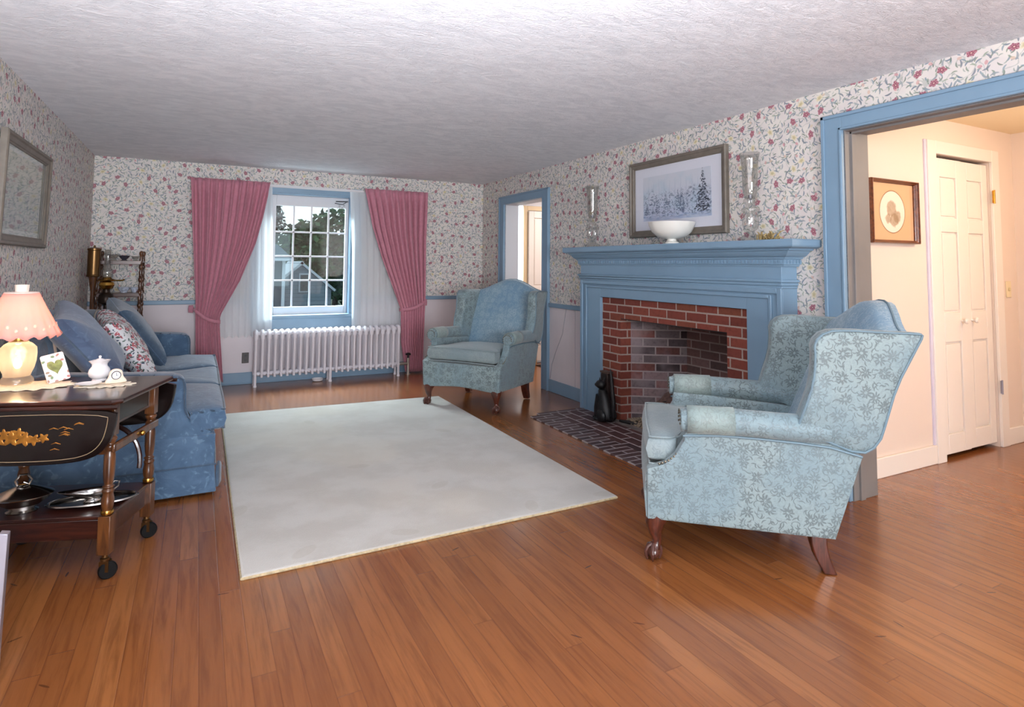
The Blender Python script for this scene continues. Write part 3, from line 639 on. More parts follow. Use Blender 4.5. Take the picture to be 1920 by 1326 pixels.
# ------------------------------------------------------------------ pictures
def frame(name, label, wd, ht, fw_, mat_, matw, matmat, art, depth=.03, rabbet=None):
    """built in local x (width) z (height), facing -y; origin at centre back"""
    t = thing(name, label, 'picture')
    rings = []
    for inset, d in ((0, 0), (0, depth*.8), (fw_*.12, depth), (fw_*.35, depth), (fw_*.45, depth*.75), (fw_*.8, depth*.6), (fw_*.85, depth*.45), (fw_, depth*.4), (fw_, 0)):
        rings.append([(-wd/2+inset, -d, -ht/2+inset), (wd/2-inset, -d, -ht/2+inset), (wd/2-inset, -d, ht/2-inset), (-wd/2+inset, -d, ht/2-inset)])
    MB().loft(rings, cap=False).build('frame', mat_, t, smooth=False, bevel=.0015)
    iw, ih = wd/2-fw_, ht/2-fw_
    B(-iw-.004, iw+.004, -.006, -.003, -ih-.004, ih+.004).build('mat_board', matmat, t, smooth=False)
    aw, ah = iw-matw[0], ih-matw[1]
    B(-aw, aw, -.0075, -.006, -ah, ah).build('print', art, t, smooth=False)
    B(-iw, iw, -.0105, -.0095, -ih, ih).build('glazing', PGLASS, t, smooth=False)
    return t
def tree_art():
    t = NT('snowy_forest_print'); x, y, z = t.xyz(t.obj()); p = t.comb(x, z)
    # x -.42..+.42 ; z -.2..+.2
    col = t.mix(t.step(z, -.16, .15), sr(196, 206, 226), sr(212, 216, 226)); col = t.mix(t.math('MULTIPLY', t.step(t.noise(p, 7, 3), .45, .7), .4), col, sr(170, 200, 216))
    # faint bare tree trunks
    xx = t.math('ADD', x, t.math('MULTIPLY', t.math('SUBTRACT', t.noise(p, 14, 2), .5), .02))
    tr = t.step(t.math('ABSOLUTE', t.math('SINE', t.math('MULTIPLY', xx, 52))), .16, .05); tr = t.math('MULTIPLY', tr, t.step(z, .17, .06)); tr = t.math('MULTIPLY', tr, t.step(z, -.12, -.06))
    col = t.mix(t.math('MULTIPLY', tr, .45), col, sr(140, 160, 184))
    # undergrowth firs, lower band of speckle
    nz = t.noise(t.scale(p, (1, 1.3, 1)), 42, 5, .7, .8); lowb = t.math('MULTIPLY', t.step(t.math('ADD', z, t.math('MULTIPLY', t.noise(t.comb(x, 0), 9, 3), -.22)), -.03, -.12), t.step(z, -.17, -.14))
    col = t.mix(t.math('MULTIPLY', t.math('MULTIPLY', t.step(nz, .5, .6), lowb), .85), col, sr(62, 84, 118))
    for cx, base, top, hw in ((-.10, -.10, .05, .035), (-.2, -.12, .0, .035), (.03, -.08, .055, .035), (.07, -.12, .06, .05), (-.32, -.13, -.03, .04)):
        col = fir(t, col, p, x, z, cx, base, top, hw, sr(70, 90, 122), .75, 60)
    col = fir(t, col, p, x, z, .285, -.135, .19, .085, sr(34, 48, 68), 1.0, 46)
    stream = t.math('MULTIPLY', t.step(t.math('ABSOLUTE', t.math('ADD', z, .155)), .03, .01), t.step(t.noise(t.scale(p, (1, 7, 1)), 12, 3), .45, .6)); col = t.mix(t.math('MULTIPLY', stream, .6), col, sr(140, 164, 204))
    t.put(t.b.inputs['Base Color'], col); t.b.inputs['Roughness'].default_value = .6
    return t.m
def fir(t, col, p, x, z, cx, base, top, hw, c, amt, sc):
    dx = t.math('ABSOLUTE', t.math('SUBTRACT', x, cx)); k = t.math('DIVIDE', t.math('SUBTRACT', top, z), top-base)
    wv = t.math('ADD', .55, t.math('MULTIPLY', t.math('FRACT', t.math('MULTIPLY', k, 6.3)), .6))
    lim = t.math('MULTIPLY', t.math('MULTIPLY', k, hw), wv)
    m_ = t.math('MULTIPLY', t.step(t.math('SUBTRACT', dx, lim), .004, -.004), t.math('MULTIPLY', t.step(k, 0, .02), t.step(k, 1.02, 1.0)))
    m_ = t.math('MULTIPLY', m_, t.step(t.noise(t.scale(p, (1, 1.8, 1)), sc, 4, .6), .45, .54))
    return t.mix(t.math('MULTIPLY', m_, amt), col, c)
pc = frame('framed_print', 'taupe-framed winter forest print above the mantel shelf', 1.045, .615, .055, TAUPE, (.10, .075), MATB, tree_art(), .035)
# centre (-.03, -3.535, 1.807), faces -x
pc.location = (-.003, -3.53, 1.808); pc.rotation_euler = (0, 0, R(-90))
def pale_art():
    t = NT('faded_garden_print'); x, y, z = t.xyz(t.obj()); p = t.comb(x, z)
    col = t.mix(t.step(z, -.1, .2), sr(170, 182, 178), sr(200, 204, 186)); n = t.noise(p, 16, 4, .65)
    col = t.mix(t.math('MULTIPLY', t.math('MULTIPLY', t.step(n, .48, .6), t.step(z, .10, -.05)), .75), col, sr(120, 128, 146)); col = t.mix(t.math('MULTIPLY', t.step(t.noise(p, 9, 3), .55, .65), .5), col, sr(140, 160, 130))
    t.put(t.b.inputs['Base Color'], col); return t.m
pl = frame('framed_print', 'taupe-framed faded landscape print on the wall above the sofa', 1.06, .60, .06, TAUPE, (.035, .03), plain('pale_mat', sr(206, 216, 214), .6), pale_art(), .035)
pl.location = (-W+.003, -2.585, 1.655); pl.rotation_euler = (R(1.2), 0, R(90))
def bear_art():
    t = NT('sepia_oval_print'); x, y, z = t.xyz(t.obj()); p = t.comb(x, z)
    r = t.math('SQRT', t.math('ADD', t.math('POWER', t.math('DIVIDE', x, .135), 2), t.math('POWER', t.math('DIVIDE', z, .135), 2)))
    col = t.mix(t.step(r, 1.0, .98), sr(226, 178, 134), sr(244, 230, 212)); rim = t.step(t.math('ABSOLUTE', t.math('SUBTRACT', r, 1.0)), .03, .015); col = t.mix(rim, col, sr(150, 100, 60))
    nz = t.noise(p, 30, 4, .7)
    for cx, cz, a in ((-.01, .02, .055), (.05, -.03, .045), (-.045, -.045, .035), (.02, -.05, .05)):
        d = t.math('SQRT', t.math('ADD', t.math('POWER', t.math('SUBTRACT', x, cx), 2), t.math('POWER', t.math('SUBTRACT', z, cz), 2)))
        m_ = t.step(t.math('ADD', d, t.math('MULTIPLY', t.math('SUBTRACT', nz, .5), .05)), a, a-.012)
        col = t.mix(t.math('MULTIPLY', m_, t.math('ADD', .35, t.math('MULTIPLY', nz, .6))), col, sr(140, 104, 60))
    t.put(t.b.inputs['Base Color'], col); return t.m
ph = frame('framed_print', 'small square wood-framed sepia oval print in the hall', .50, .405, .022, wood('walnut_frame_wood', sr(84, 40, 18), sr(120, 62, 30)), (.008, .008), plain('peach_mat', sr(226, 178, 134), .6), bear_art(), .04)
ph.location = (.705, HY-.002, 1.628); ph.rotation_euler = (0, R(0), 0)

# ------------------------------------------------------------------ mantel ornaments
SZ = 1.4325
def hurricane(name, label, loc):
    t = thing(name, label, 'candle lamp', loc, 0, 'crystal candle lamps on the mantel')
    MB().lathe([(.075, 0), (.072, .012), (.05, .03), (.03, .045), (.022, .06)], seg=20, ang=lambda a, z: 1+.04*math.cos(10*a)).build('foot', CRYS, t)
    MB().lathe([(.022, .06), (.04, .075), (.047, .10), (.047, .15), (.04, .175), (.052, .185), (.052, .197), (.035, .205), (.026, .225), (.04, .24), (.038, .255), (.03, .262)], seg=24, ang=lambda a, z: 1+.05*math.cos(12*a)).build('stem', CRYS, t)
    MB().lathe([(.030, .262), (.040, .30), (.044, .36), (.045, .44), (.050, .50), (.060, .545)], seg=24, cap=False).build('glass_shade', CRYS, t, solid=.003)
    MB().lathe([(.012, .262), (.012, .285), (.001, .287)], seg=10).build('candle_cup', STEEL, t)
    for k in range(12):
        a = k*PI/6; MB().ball((.056*math.cos(a), .056*math.sin(a), .165), .006, .7, .7, 2.6, 6, 4).build('prism_drop', CRYS, t)
    return t
hurricane('hurricane_lamp', 'clear crystal candle lamp on the mantel end nearest the small doorway', (-.12, -2.60, SZ))
h2 = hurricane('hurricane_lamp', 'clear crystal candle lamp on the mantel end beside the wide opening', (-.12, -4.33, SZ)); h2.scale = (1.03, 1.03, 1.03)
bl = thing('pedestal_bowl', 'white footed bowl in the middle of the mantel shelf', 'bowl', (-.155, -3.65, SZ))
MB().lathe([(.052, 0), (.05, .012), (.034, .02), (.032, .035), (.06, .040), (.105, .055), (.142, .088), (.160, .125), (.168, .158), (.163, .158), (.152, .125), (.13, .09), (.09, .062), (.001, .052)], seg=32, ang=lambda a, z: 1+(.02*math.cos(12*a) if z > .1 else 0)).build('bowl', MILK, bl)
dr = MB(); rr = random.Random(9)
for i in range(46):
    a = Vector((-.13+rr.uniform(-.03, .03), -4.43-rr.uniform(-.03, .12), SZ+.006)); d = Vector((rr.uniform(-.03, .03), -rr.uniform(-.02, .06), rr.uniform(.0, .05)))
    dr.tube([a, a+d*.6+Vector((0, 0, .012)), a+d], [.004, .004, .002], 5)
o = dr.build('dried_sprig', plain('dried_straw', sr(170, 146, 96), .7, noise=.3, nscale=60)); o['label'] = 'bunch of dried tan sprigs lying beside the crystal lamp'; o['category'] = 'dried flowers'
o = MB().lathe([(.012, 0), (.016, .01), (.01, .03), (.001, .034)], (-.06, -2.385, SZ), 10).build('glass_stopper', CRYS); o['label'] = 'tiny clear glass piece at the far end of the mantel'; o['category'] = 'ornament'

# ------------------------------------------------------------------ radiator
ra = thing('radiator', 'white enamelled cast iron column radiator beneath the window', 'radiator', (0, 0, 0))
n_ = 25; xa, xb = -2.655, -1.150; RY = -.19
def sect(x, foot):
    mb = MB()
    for yy in (-.062, .0, .062):
        z0 = 0.0 if (foot and yy) else .095
        mb.tube([(x, RY+yy, z0+.0), (x, RY+yy, .13), (x, RY+yy, .5)], .0125 if not foot else .014, 8)
        if foot and yy: mb.lathe([(.018, 0), (.018, .012), (.014, .022)], (x, RY+yy, 0), 8)
    mb.tube([(x, RY-.062, .485), (x, RY-.066, .53), (x, RY-.045, .553), (x, RY, .560), (x, RY+.045, .553), (x, RY+.066, .53), (x, RY+.062, .485)], .021, 10)
    mb.tube([(x, RY-.062, .14), (x, RY-.04, .118), (x, RY, .112), (x, RY+.04, .118), (x, RY+.062, .14)], .020, 8)
    return mb
first = None
for i in range(n_):
    x = xa+(xb-xa)*i/(n_-1); foot = i in (0, 12, 24)
    sect(x, foot).build('radiator_section', RADW, ra)
MB().tube([(xa, RY, .535), (xb, RY, .535)], .024, 10).tube([(xa, RY, .125), (xb, RY, .125)], .024, 10).build('header_pipe', RADW, ra)
va = MB().tube([(-1.15, RY, .125), (-1.03, RY, .125), (-1.015, RY, .135), (-1.015, RY, .19)], .017, 10).tube([(-1.015, RY, .13), (-1.015, RY, .0)], .017, 10).lathe([(.03, .0), (.03, .01)], (-1.015, RY, .0), 12)
va.build('valve_pipe', plain('tarnished_pipe', sr(170, 160, 150), .35, metal=.6), ra)
MB().lathe([(.012, 0), (.012, .03), (.03, .032), (.032, .045), (.02, .055), (.001, .056)], (-1.015, RY, .19), 14).build('valve_handle', CAST, ra)
ob = thing('wall_outlet', 'dark brown wall outlet in the pale dado beside the radiator', 'outlet', (-2.735, -.0, .27))
B(-.034, .034, -.006, 0, -.055, .055).build('plate', plain('brown_bakelite', sr(52, 40, 38), .4), ob, bevel=.004)
for dz in (-.024, .024): MB().lathe([(.014, 0), (.014, .004)], (0, 0, 0), 12).build('socket', plain('black_socket', sr(20, 18, 18), .4), ob).matrix_local = Matrix.Translation((0, -.006, dz)) @ Matrix.Rotation(R(90), 4, 'X')
o = MB().lathe([(.03, 0), (.05, .006), (.062, .03), (.058, .03), (.045, .01), (.001, .006)], (0, 0, 0), 20).build('saucer', PORC); o.location = (-2.02, -.17, 0); o['label'] = 'small white dish on the floor under the radiator'; o['category'] = 'dish'
cdo = MB().tube([(-.01, -2.0, RB), (-.006, -1.93, .6), (-.006, -1.80, .4), (-.006, -1.73, .27), (-.008, -1.70, .13)], .0022, 5).build('thin_cord', plain('grey_cord', sr(150, 150, 158), .6)); cdo['label'] = 'thin grey cord slanting down the pale dado beside the mantel'; cdo['category'] = 'cord'

# ------------------------------------------------------------------ curtains
def drape(name, label, outer, inner, y0, nf, mat, amp=.028, tie=None, grp=None, sub_=None, zt=None, yf=None, cat='curtain', hem=None, solid=.003, phase=0, nu=None):
    zt = zt or outer[0][1]; zb = min(outer[-1][1], inner[-1][1]); t = None
    oz = [(z, x) for x, z in outer]; iz = [(z, x) for x, z in inner]; nu = nu or nf*9
    def f(u, v):
        z = zt+(zb-zt)*v; xo, xi = interp(oz, z), interp(iz, z)
        wd = abs(xi-xo); A = amp*(1.0 if z > 1.9 else (1.0-.35*max(0, min(1, (1.9-z)/1.1)))) 
        if tie and abs(z-tie) < .3: A *= .6+.4*abs(z-tie)/.3
        if z > zt-.10: A *= .55
        sag = 0
        if tie and z > tie: sag = .10*(u**2)*math.sin(PI*min(1, (zt-z)/(zt-tie)))     # inner edge droops
        wob = .35*math.sin(7*u+3*v+phase)+.2*math.sin(17*u+phase*2)
        ph = 2*PI*nf*u+wob+phase
        y = y0-A*math.sin(ph)-.35*A*math.sin(2.1*ph+1+2*v)
        if yf: y += yf(u, z)
        zz = z-(.012*math.sin(ph*1.0) if v > .98 else 0)
        if tie and z > tie: zz = z-.0*sag
        return (xo+(xi-xo)*u+.2*A*math.cos(ph), y, zz)
    return MB().grid(nu, 44, f)
def curtain(label, outer, inner, tie, tieL, tieR, hook, phase):
    t = thing('curtain', label, 'curtain', (0, 0, 0))
    drape('c', '', outer, inner, -.142, 10, PINK, .034, tie, phase=phase).build('drape', PINK, t, solid=.004, ang=180)
    # pinch-pleat heading
    # tie-back band: slants from the hook on the wall side round the bundle
    (xa_, za), (xb_, zb) = tieL, tieR
    n = 28; P = []
    for k in range(n+1):
        s_ = k/n; x = xa_+(xb_-xa_)*s_; z = za+(zb-za)*s_-.03*math.sin(PI*s_); P.append((x, -.118-.055*math.sin(PI*min(1, s_*1.02))**.5, z))
    mb = MB()
    mb.grid(n, 4, lambda u, v: (P[round(u*n)][0], P[round(u*n)][1]-.006*math.sin(PI*v), P[round(u*n)][2]+.03*(v-.5)*1.25))
    mb.build('tieback', PINK, t, solid=.006)
    hb = MB().puff([(-.022, -.035), (.022, -.04), (.026, 0), (.02, .04), (-.02, .035), (-.026, 0)], .012, 3, lambda u, v, w_: (hook[0]+u, -.06+w_, hook[1]+v)); hb.build('tie_bow', PINK, t)
    return t
curtain('rose pink curtain tied back at the side of the window nearest the sofa',
        [(-3.313, 2.132), (-3.272, 1.5), (-3.226, .9), (-3.211, .48), (-3.195, .05)],
        [(-2.562, 2.132), (-2.629, 1.747), (-2.689, 1.479), (-2.825, 1.093), (-3.0, .73), (-2.998, .605), (-2.982, .415), (-2.95, .05)], .68, (-3.235, .80), (-2.99, .665), (-3.262, .80), .3)
curtain('rose pink curtain tied back at the side of the window nearest the armchair',
        [(-.792, 2.132), (-.809, 1.56), (-.803, .86), (-.821, .36), (-.828, .03)],
        [(-1.551, 2.132), (-1.455, 1.693), (-1.335, 1.327), (-1.202, 1.0), (-1.102, .745), (-1.094, .374), (-1.035, .03)], .76, (-.80, .835), (-1.11, .74), (-.775, .815), 1.4)
MB().tube([(-3.33, -.07, 2.10), (-.78, -.07, 2.10)], .007, 8).tube([(-3.33, -.07, 2.10), (-3.33, -.0, 2.10)], .006, 6).tube([(-.78, -.07, 2.10), (-.78, 0, 2.10)], .006, 6).build('curtain_rod', WHITE, None, label='thin white curtain rod across the top of the window', cat='rod')
for lb, o_, i_, nf, ph_ in (('white voile sheer hanging behind the curtain near the sofa', [(-3.05, 2.10), (-3.03, 1.2), (-3.02, .50)], [(-2.53, 2.10), (-2.505, 1.4), (-2.49, .56)], 8, 0),
                       ('white voile sheer hanging behind the curtain near the armchair', [(-1.05, 2.10), (-1.05, 1.2), (-1.055, .535)], [(-1.70, 2.10), (-1.66, 1.4), (-1.645, .545)], 8, 1.7)):
    mb = drape('s', '', o_, i_, -.062, nf, SHEER, .011, None, phase=ph_, nu=nf*8)
    o = mb.build('sheer_curtain', SHEER, None, ang=180); o['label'] = lb; o['category'] = 'curtain'; o['group'] = 'voile sheers'
oc = thing('hanging_ornament', 'small dark bracket with a crystal drop in the upper corner of the window', 'ornament', (-1.76, .07, 1.93))
MB().tube([(.07, .0, .06), (-.07, -.01, .055)], .006, 6).tube([(.05, 0, .05), (0, -.03, .02), (-.08, 0, .035)], .004, 6).build('bracket', CAST, oc)
cy = MB()
for (x, z, r) in ((-.03, -.0, .014), (-.05, -.03, .010), (.0, -.02, .012), (.02, .01, .010), (.01, -.05, .009), (-.085, -.04, .008)): cy.ball((x, -.02, z), r, 1, 1, 1.3, 6, 4)
cy.build('crystal_drop', CRYS, oc, smooth=False)

# ------------------------------------------------------------------ wing chairs
NAIL = plain('antique_nailhead', sr(120, 116, 104), .35, metal=.8)
def wing_chair(label, loc, rz):
    t = thing('wing_chair', label, 'armchair', loc, rz, 'ice blue wing chairs')
    # seat frame and front rail
    fr = MB().prism([(-.02, .20), (.66, .175), (.70, .36), (-.03, .385)], lambda u, v, w_: (w_, u, v), -.30, .30); fr.build('seat_frame', DAM, t, bevel=.01)
    ra_ = MB(); 
    ra_.loft([[(x, -.055-.006*math.cos(PI*x/.74)+d, z+(.012*math.cos(PI*x/.37) if z < .25 else 0)) for (d, z) in ((0.012, .185), (0, .20), (-.006, .30), (0, .37), (.012, .392), (.07, .395), (.075, .185))] for x in [-.362+.724*k/20 for k in range(21)]])
    ra_.build('front_rail', DAM, t)
    # side panels under the arms
    for sx in (-1, 1):
        out = densify([(-.052, .180), (.705, .158), (.75, .30), (.812, .50), (.70, .545), (.30, .575), (.11, .585), (.105, .53), (.065, .46), (.02, .42), (-.052, .395)], .05)
        def fsd(u, v, w_, sx=sx): return (sx*(.345+.02*max(0, (v-.2))/.35*(.6 if u > .5 else 1)-.012*max(0, u-.3))+w_, u, v)
        MB().puff(out, .034, 12, fsd, rings=(1, .99, .97, .93, .85, .7, .5, .25), cen=(.36, .36)).build('side_panel', DAM, t)
        # arm roll with scroll front
        P = [(sx*.385, .105, .612), (sx*.386, .12, .614), (sx*.386, .2, .617), (sx*.384, .35, .612), (sx*.380, .48, .606), (sx*.372, .60, .600), (sx*.362, .68, .59)]
        MB().tube(P, [.046, .053, .055, .055, .055, .056, .050], 20, flat=1.0).build('arm', DAM, t)
        # padded arm front scroll
        MB().puff([(.047*math.cos(a*PI/9), .047*math.sin(a*PI/9)) for a in range(18)], .012, 4, lambda u, v, w_, sx=sx: (sx*.385+u, .100+w_, .612+v)).build('arm_scroll', DAM, t)
        cp = MB()      # worn fabric sleeve over the front half of the arm
        PP = [(sx*.386, .116+.048*k, .6155) for k in range(5)]; cp.tube(PP, [.0565]*5, 20, cap=False).build('arm_cover', SLEEVE, t, solid=.004)
        # nailheads down the front of the side panel
        nl = MB(); pts = [(.112, .565), (.108, .54), (.095, .508), (.078, .48), (.058, .458), (.034, .440), (.008, .428), (-.018, .42)]
        for a, b in zip(pts, pts[1:]):
            for k in range(2):
                q = [a[i]+(b[i]-a[i])*k/2 for i in (0, 1)]; nl.ball((sx*.386, q[0]+.006, q[1]-.004), .0062, .6, 1, 1, 8, 6)
        nl.build('nailhead_trim', NAIL, t); nl = MB()
        for k in range(10):
            a = PI*(1.0-k/9*1.15)+.3; nl.ball((sx*(.385)+.041*math.cos(a), .086, .612+.041*math.sin(a)), .0055, 1, .6, 1, 8, 6)
        nl.build('arm_nailhead_trim', NAIL, t)
        # wing
        out = smooth_poly([(.545, .60), (.575, .69), (.612, .80), (.622, .90), (.618, .965), (.665, 1.012), (.76, 1.018), (.90, 1.010), (1.045, 1.008), (1.055, 1.0), (1.03, .95), (.945, .78), (.905, .66), (.868, .545), (.80, .50), (.66, .555)], 1)
        out = densify(out, .04)
        def fw_(u, v, w_, sx=sx):
            k = max(0, min(1, (.95-u)/.4)); x = .338+.055*k*min(1, max(0, (v-.5)/.25))
            return (sx*(x+.012*max(0, 1-abs(v-.6)/.2))+w_*(1.0+.35*k), u, v)
        MB().puff(out, .038, 7, fw_, rings=(1, .99, .97, .93, .86, .7, .45, .2), cen=(.79, .80)).build('wing', DAM, t)
        # piping round the outer wing edge
        cu_, cv_ = .79, .80; pp = [fw_(cu_+(u-cu_)*.975, cv_+(v-cv_)*.975, sx*.033) for u, v in out]
        MB().tube(pp+[pp[0]], .0048, 6).build('wing_piping', PIPE, t)
        pp = [(sx*.372, u, v) for u, v in [(.10, .548), (.25, .556), (.40, .553), (.56, .545), (.68, .535), (.80, .505)]]
        pp = [(x+sx*.028, u, v) for x, u, v in pp]; MB().tube(pp, .005, 6).build('arm_piping', PIPE, t)
    # back rest
    ob_ = [(-.335, .40), (-.345, .60), (-.352, .80), (-.358, .97), (-.355, 1.0), (-.27, 1.025), (-.16, 1.078), (-.06, 1.118), (.06, 1.118), (.16, 1.078), (.27, 1.025), (.355, 1.0), (.358, .97), (.35, .80), (.345, .60), (.335, .40), (0, .385)]
    ob_ = densify(smooth_poly(ob_, 1), .045)
    def fb(u, v, w_):
        yc = .705+.43*(v-.42)+.06*max(0, v-.85); return (u, yc+w_*(1+.15*max(0, (v-.8)/.3))-.0, v)
    MB().puff(ob_, .068, 5, fb, rings=(1, .985, .95, .9, .82, .66, .45, .22), cen=(0, .74)).build('backrest', DAMIN, t)
    pb = MB().prism([(.70, .165), (.715, .165), (.80, .50), (.88, .62), (1.025, .99), (1.0, 1.0), (.80, .62), (.68, .4)], lambda u, v, w_: (w_, u, v), -.33, .33); pb.build('back_panel', DAM, t, bevel=.012)
    pp = [fb(u, v, .012) for u, v in ob_ if v > .9]; pp = sorted(pp, key=lambda p: p[0]); MB().tube(pp, .005, 6).build('back_piping', PIPE, t)
    # cushion, T shaped
    oc_ = densify(smooth_poly([(-.335, -.05), (.335, -.05), (.342, -.02), (.338, .07), (.29, .085), (.285, .55), (-.285, .55), (-.29, .085), (-.338, .07), (-.342, -.02)], 1), .04)
    MB().puff(oc_, .066, 5, lambda u, v, w_: (u, v-.012*(1-abs(w_)/.066)*(1 if v < 0 else 0), .452+w_+.012*math.cos(u*3.6)+.01*(1-v)), rings=(1, .985, .96, .92, .84, .7, .45, .2), cen=(0, .22)).build('seat_cushion', CUSH, t)
    ring = [oc_[i] for i in range(len(oc_))]
    for zz in (.40, .515):
        pp = [(u*.99, .22+(v-.22)*.985, zz+.012*math.cos(u*3.6)) for u, v in ring if v < .2]; pp = sorted(pp, key=lambda p: math.atan2(p[1]-.2, p[0]))
        MB().tube(pp, .0045, 6).build('cushion_piping', CUSH, t)
    # legs
    for sx in (-1, 1):
        mb = MB(); x0 = sx*.325
        secs = [((x0, -.0, .215), .050), ((x0+sx*.004, -.008, .185), .050), ((x0+sx*.012, -.018, .150), .040), ((x0+sx*.012, -.016, .115), .028), ((x0+sx*.008, -.008, .080), .0185), ((x0+sx*.010, -.012, .058), .0195), ((x0+sx*.014, -.018, .046), .024)]
        mb.tube([p for p, r in secs], [r for p, r in secs], 14)
        mb.add([], []); mb.tube([(x0-sx*.0, -.0, .20), (x0-sx*.05, .0, .19), (x0-sx*.10, 0, .205)], [.02, .014, .006], 8).tube([(x0, 0, .20), (x0, .05, .19), (x0, .10, .20)], [.02, .014, .006], 8)
        lg_ = mb.build('leg', LEGW, t)
        c = (x0+sx*.018, -.024, .031); cb = MB().ball(c, .029, 1, 1, 1, 16, 10)
        for a in (-150, -90, -30, 90) if True else ():
            a = R(a+ (20*sx)); d = Vector((math.cos(a), math.sin(a), 0)); C_ = Vector(c)
            cb.tube([C_+d*.006+Vector((0, 0, .034)), C_+d*.024+Vector((0, 0, .024)), C_+d*.034+Vector((0, 0, .006)), C_+d*.033+Vector((0, 0, -.012)), C_+d*.026+Vector((0, 0, -.029))], [.008, .0095, .009, .0075, .004], 8)
        cb.build('claw_foot', plain('polished_claw_wood', sr(78, 44, 36), .15, coat=.8), lg_)
        b = MB(); rings = []
        for (yy, z, h) in ((.650, .215, .033), (.645, .17, .033), (.648, .12, .031), (.660, .07, .029), (.678, .03, .027), (.692, .0, .025)):
            rings.append([(sx*.31-h, yy-h, z), (sx*.31+h, yy-h, z), (sx*.31+h, yy+h, z), (sx*.31-h, yy+h, z)])
        b.loft(rings); b.build('leg', LEGW, t, bevel=.005, ang=60)
    return t
wing_chair('large ice blue damask wing chair seen from its side, closest to the wide opening', (-1.18, -4.65, 0), -128.5)
fc = wing_chair('ice blue damask wing chair facing the room from the corner by the window', (-1.107, -2.03, .006), -54); fc.scale = (1.03, .95, 1.0)

# ------------------------------------------------------------------ rug
rq = [(-3.015, -4.306), (-1.136, -4.282), (-1.128, -1.50), (-3.0, -1.385)]
def rug(): 
    rings = []
    for ins, z in ((0, 0), (0, .010), (.004, .016), (.012, .018)):
        cx = sum(p[0] for p in rq)/4; cy_ = sum(p[1] for p in rq)/4
        rings.append([(x-(ins if x > cx else -ins), y-(ins if y > cy_ else -ins), z) for x, y in rq])
    return MB().loft(rings)
ru = thing('area_rug', 'large plain off-white wool rug lying on the floorboards', 'rug')
rug().build('pile', RUG, ru, ang=60)
eb = MB()
for a, b in zip(rq, rq[1:]+rq[:1]): eb.tube([(*a, .006), (*b, .006)], .006, 6)
eb.build('bound_edge', plain('rug_binding', sr(186, 168, 134), .9, noise=.2, nscale=60), ru)

# ------------------------------------------------------------------ sofa
so = thing('sofa', 'blue velour skirted three-seat sofa along the wall under the framed print', 'sofa', (0, 0, 0))
sy0, sy1 = -3.26, -.92
# body with pleated skirt
def flare(z): return .012*max(0, (.17-z)/.15)
rings = []
for z in (.02, .08, .165, .17, .25, .33): 
    f_ = flare(z); rings.append([(-4.06, sy0-f_, z), (-3.7, sy0-f_+.004*math.sin(z*40), z), (-3.4, sy0-f_, z), (-3.095+f_, sy0-f_, z)]+[(-3.10+f_+.003*math.sin(k*2.3+z*9), sy0+(sy1-sy0)*k/12, z) for k in range(1, 12)]+[(-3.095+f_, sy1+f_, z), (-4.06, sy1+f_, z)])
MB().loft(rings).build('base', DEN, so, bevel=.006)
MB().tube([(-3.6, sy0-.004, .168), (-3.09, sy0-.004, .168), (-3.086, sy0+.3, .168), (-3.086, sy1, .168)], .005, 6).build('skirt_piping', DEN2, so)
MB().puff(densify([(-.02, .03), (.03, .035), (.025, .15), (.0, .165), (-.03, .15)], .03), .012, 3, lambda u, v, w_: (-3.072+w_+u*.3, sy0+.06+u*1.2, v)).build('skirt_flap', DEN2, so)
# arms: profile in (x,z)
def arm(y0, y1, name):
    out = densify(smooth_poly([(-4.05, .30), (-3.10, .28), (-3.092, .31), (-3.11, .345), (-3.17, .385), (-3.225, .42), (-3.245, .47), (-3.25, .53), (-3.25, .60), (-3.265, .645), (-3.33, .665), (-3.60, .68), (-4.05, .71)], 1), .05)
    yc = (y0+y1)/2; hw = (y1-y0)/2
    MB().puff(out, hw, 6, lambda u, v, w_: (u, yc+w_*(1.0+.12*max(0, (v-.5)/.2)), v), rings=(1, .985, .96, .92, .84, .66, .4), cen=(-3.6, .5)).build(name, DEN, so)
    pp = [(u, yc-hw*.82, v) for u, v in out if v > .31 and u > -4.0]; pp = sorted(pp, key=lambda p: -p[2]+p[0]*.6); MB().tube(pp, .005, 6).build('arm_piping', DEN2, so)
arm(sy0, sy0+.17, 'arm'); arm(sy1-.19, sy1, 'arm')
# seat cushions
for k in range(3):
    a = sy0+.15+(sy1-sy0-.33)*k/3; b = sy0+.15+(sy1-sy0-.33)*(k+1)/3
    x1 = -3.055 if k != 99 else 0
    if k == 0: out = [(-3.85, a), (x1-.17, a), (x1-.165, a-.145), (x1, a-.145), (x1, b-.004), (-3.85, b-.004)]
    elif k == 2: out = [(-3.85, a+.004), (x1, a+.004), (x1, b+.14), (x1-.14, b+.14), (x1-.145, b), (-3.85, b)]
    else: out = [(-3.85, a+.004), (x1, a+.004), (x1, b-.004), (-3.85, b-.004)]
    out = densify(smooth_poly(out, 1) if False else out, .045)
    MB().puff(out, .078, 5, lambda u, v, w_: (u+.012*(1-abs(w_)/.078)*(1 if u > -3.1 else 0), v, .405+w_+.010*math.sin(u*9+v*5)), rings=(1, .988, .965, .93, .86, .7, .45, .2), cen=(-3.45, (a+b)/2)).build('seat_cushion', DEN, so)
    for zz in (.455, .355):
        pp = [(u*1.0+.004, v, zz+.008*math.sin(u*9+v*5)) for u, v in out if u > -3.25]; pp = sorted(pp, key=lambda p: p[1]*1-abs(p[0]+3.055)*(1 if p[1] < (a+b)/2 else -1))
        MB().tube(pp, .005, 6).build('cushion_piping', DEN2, so)
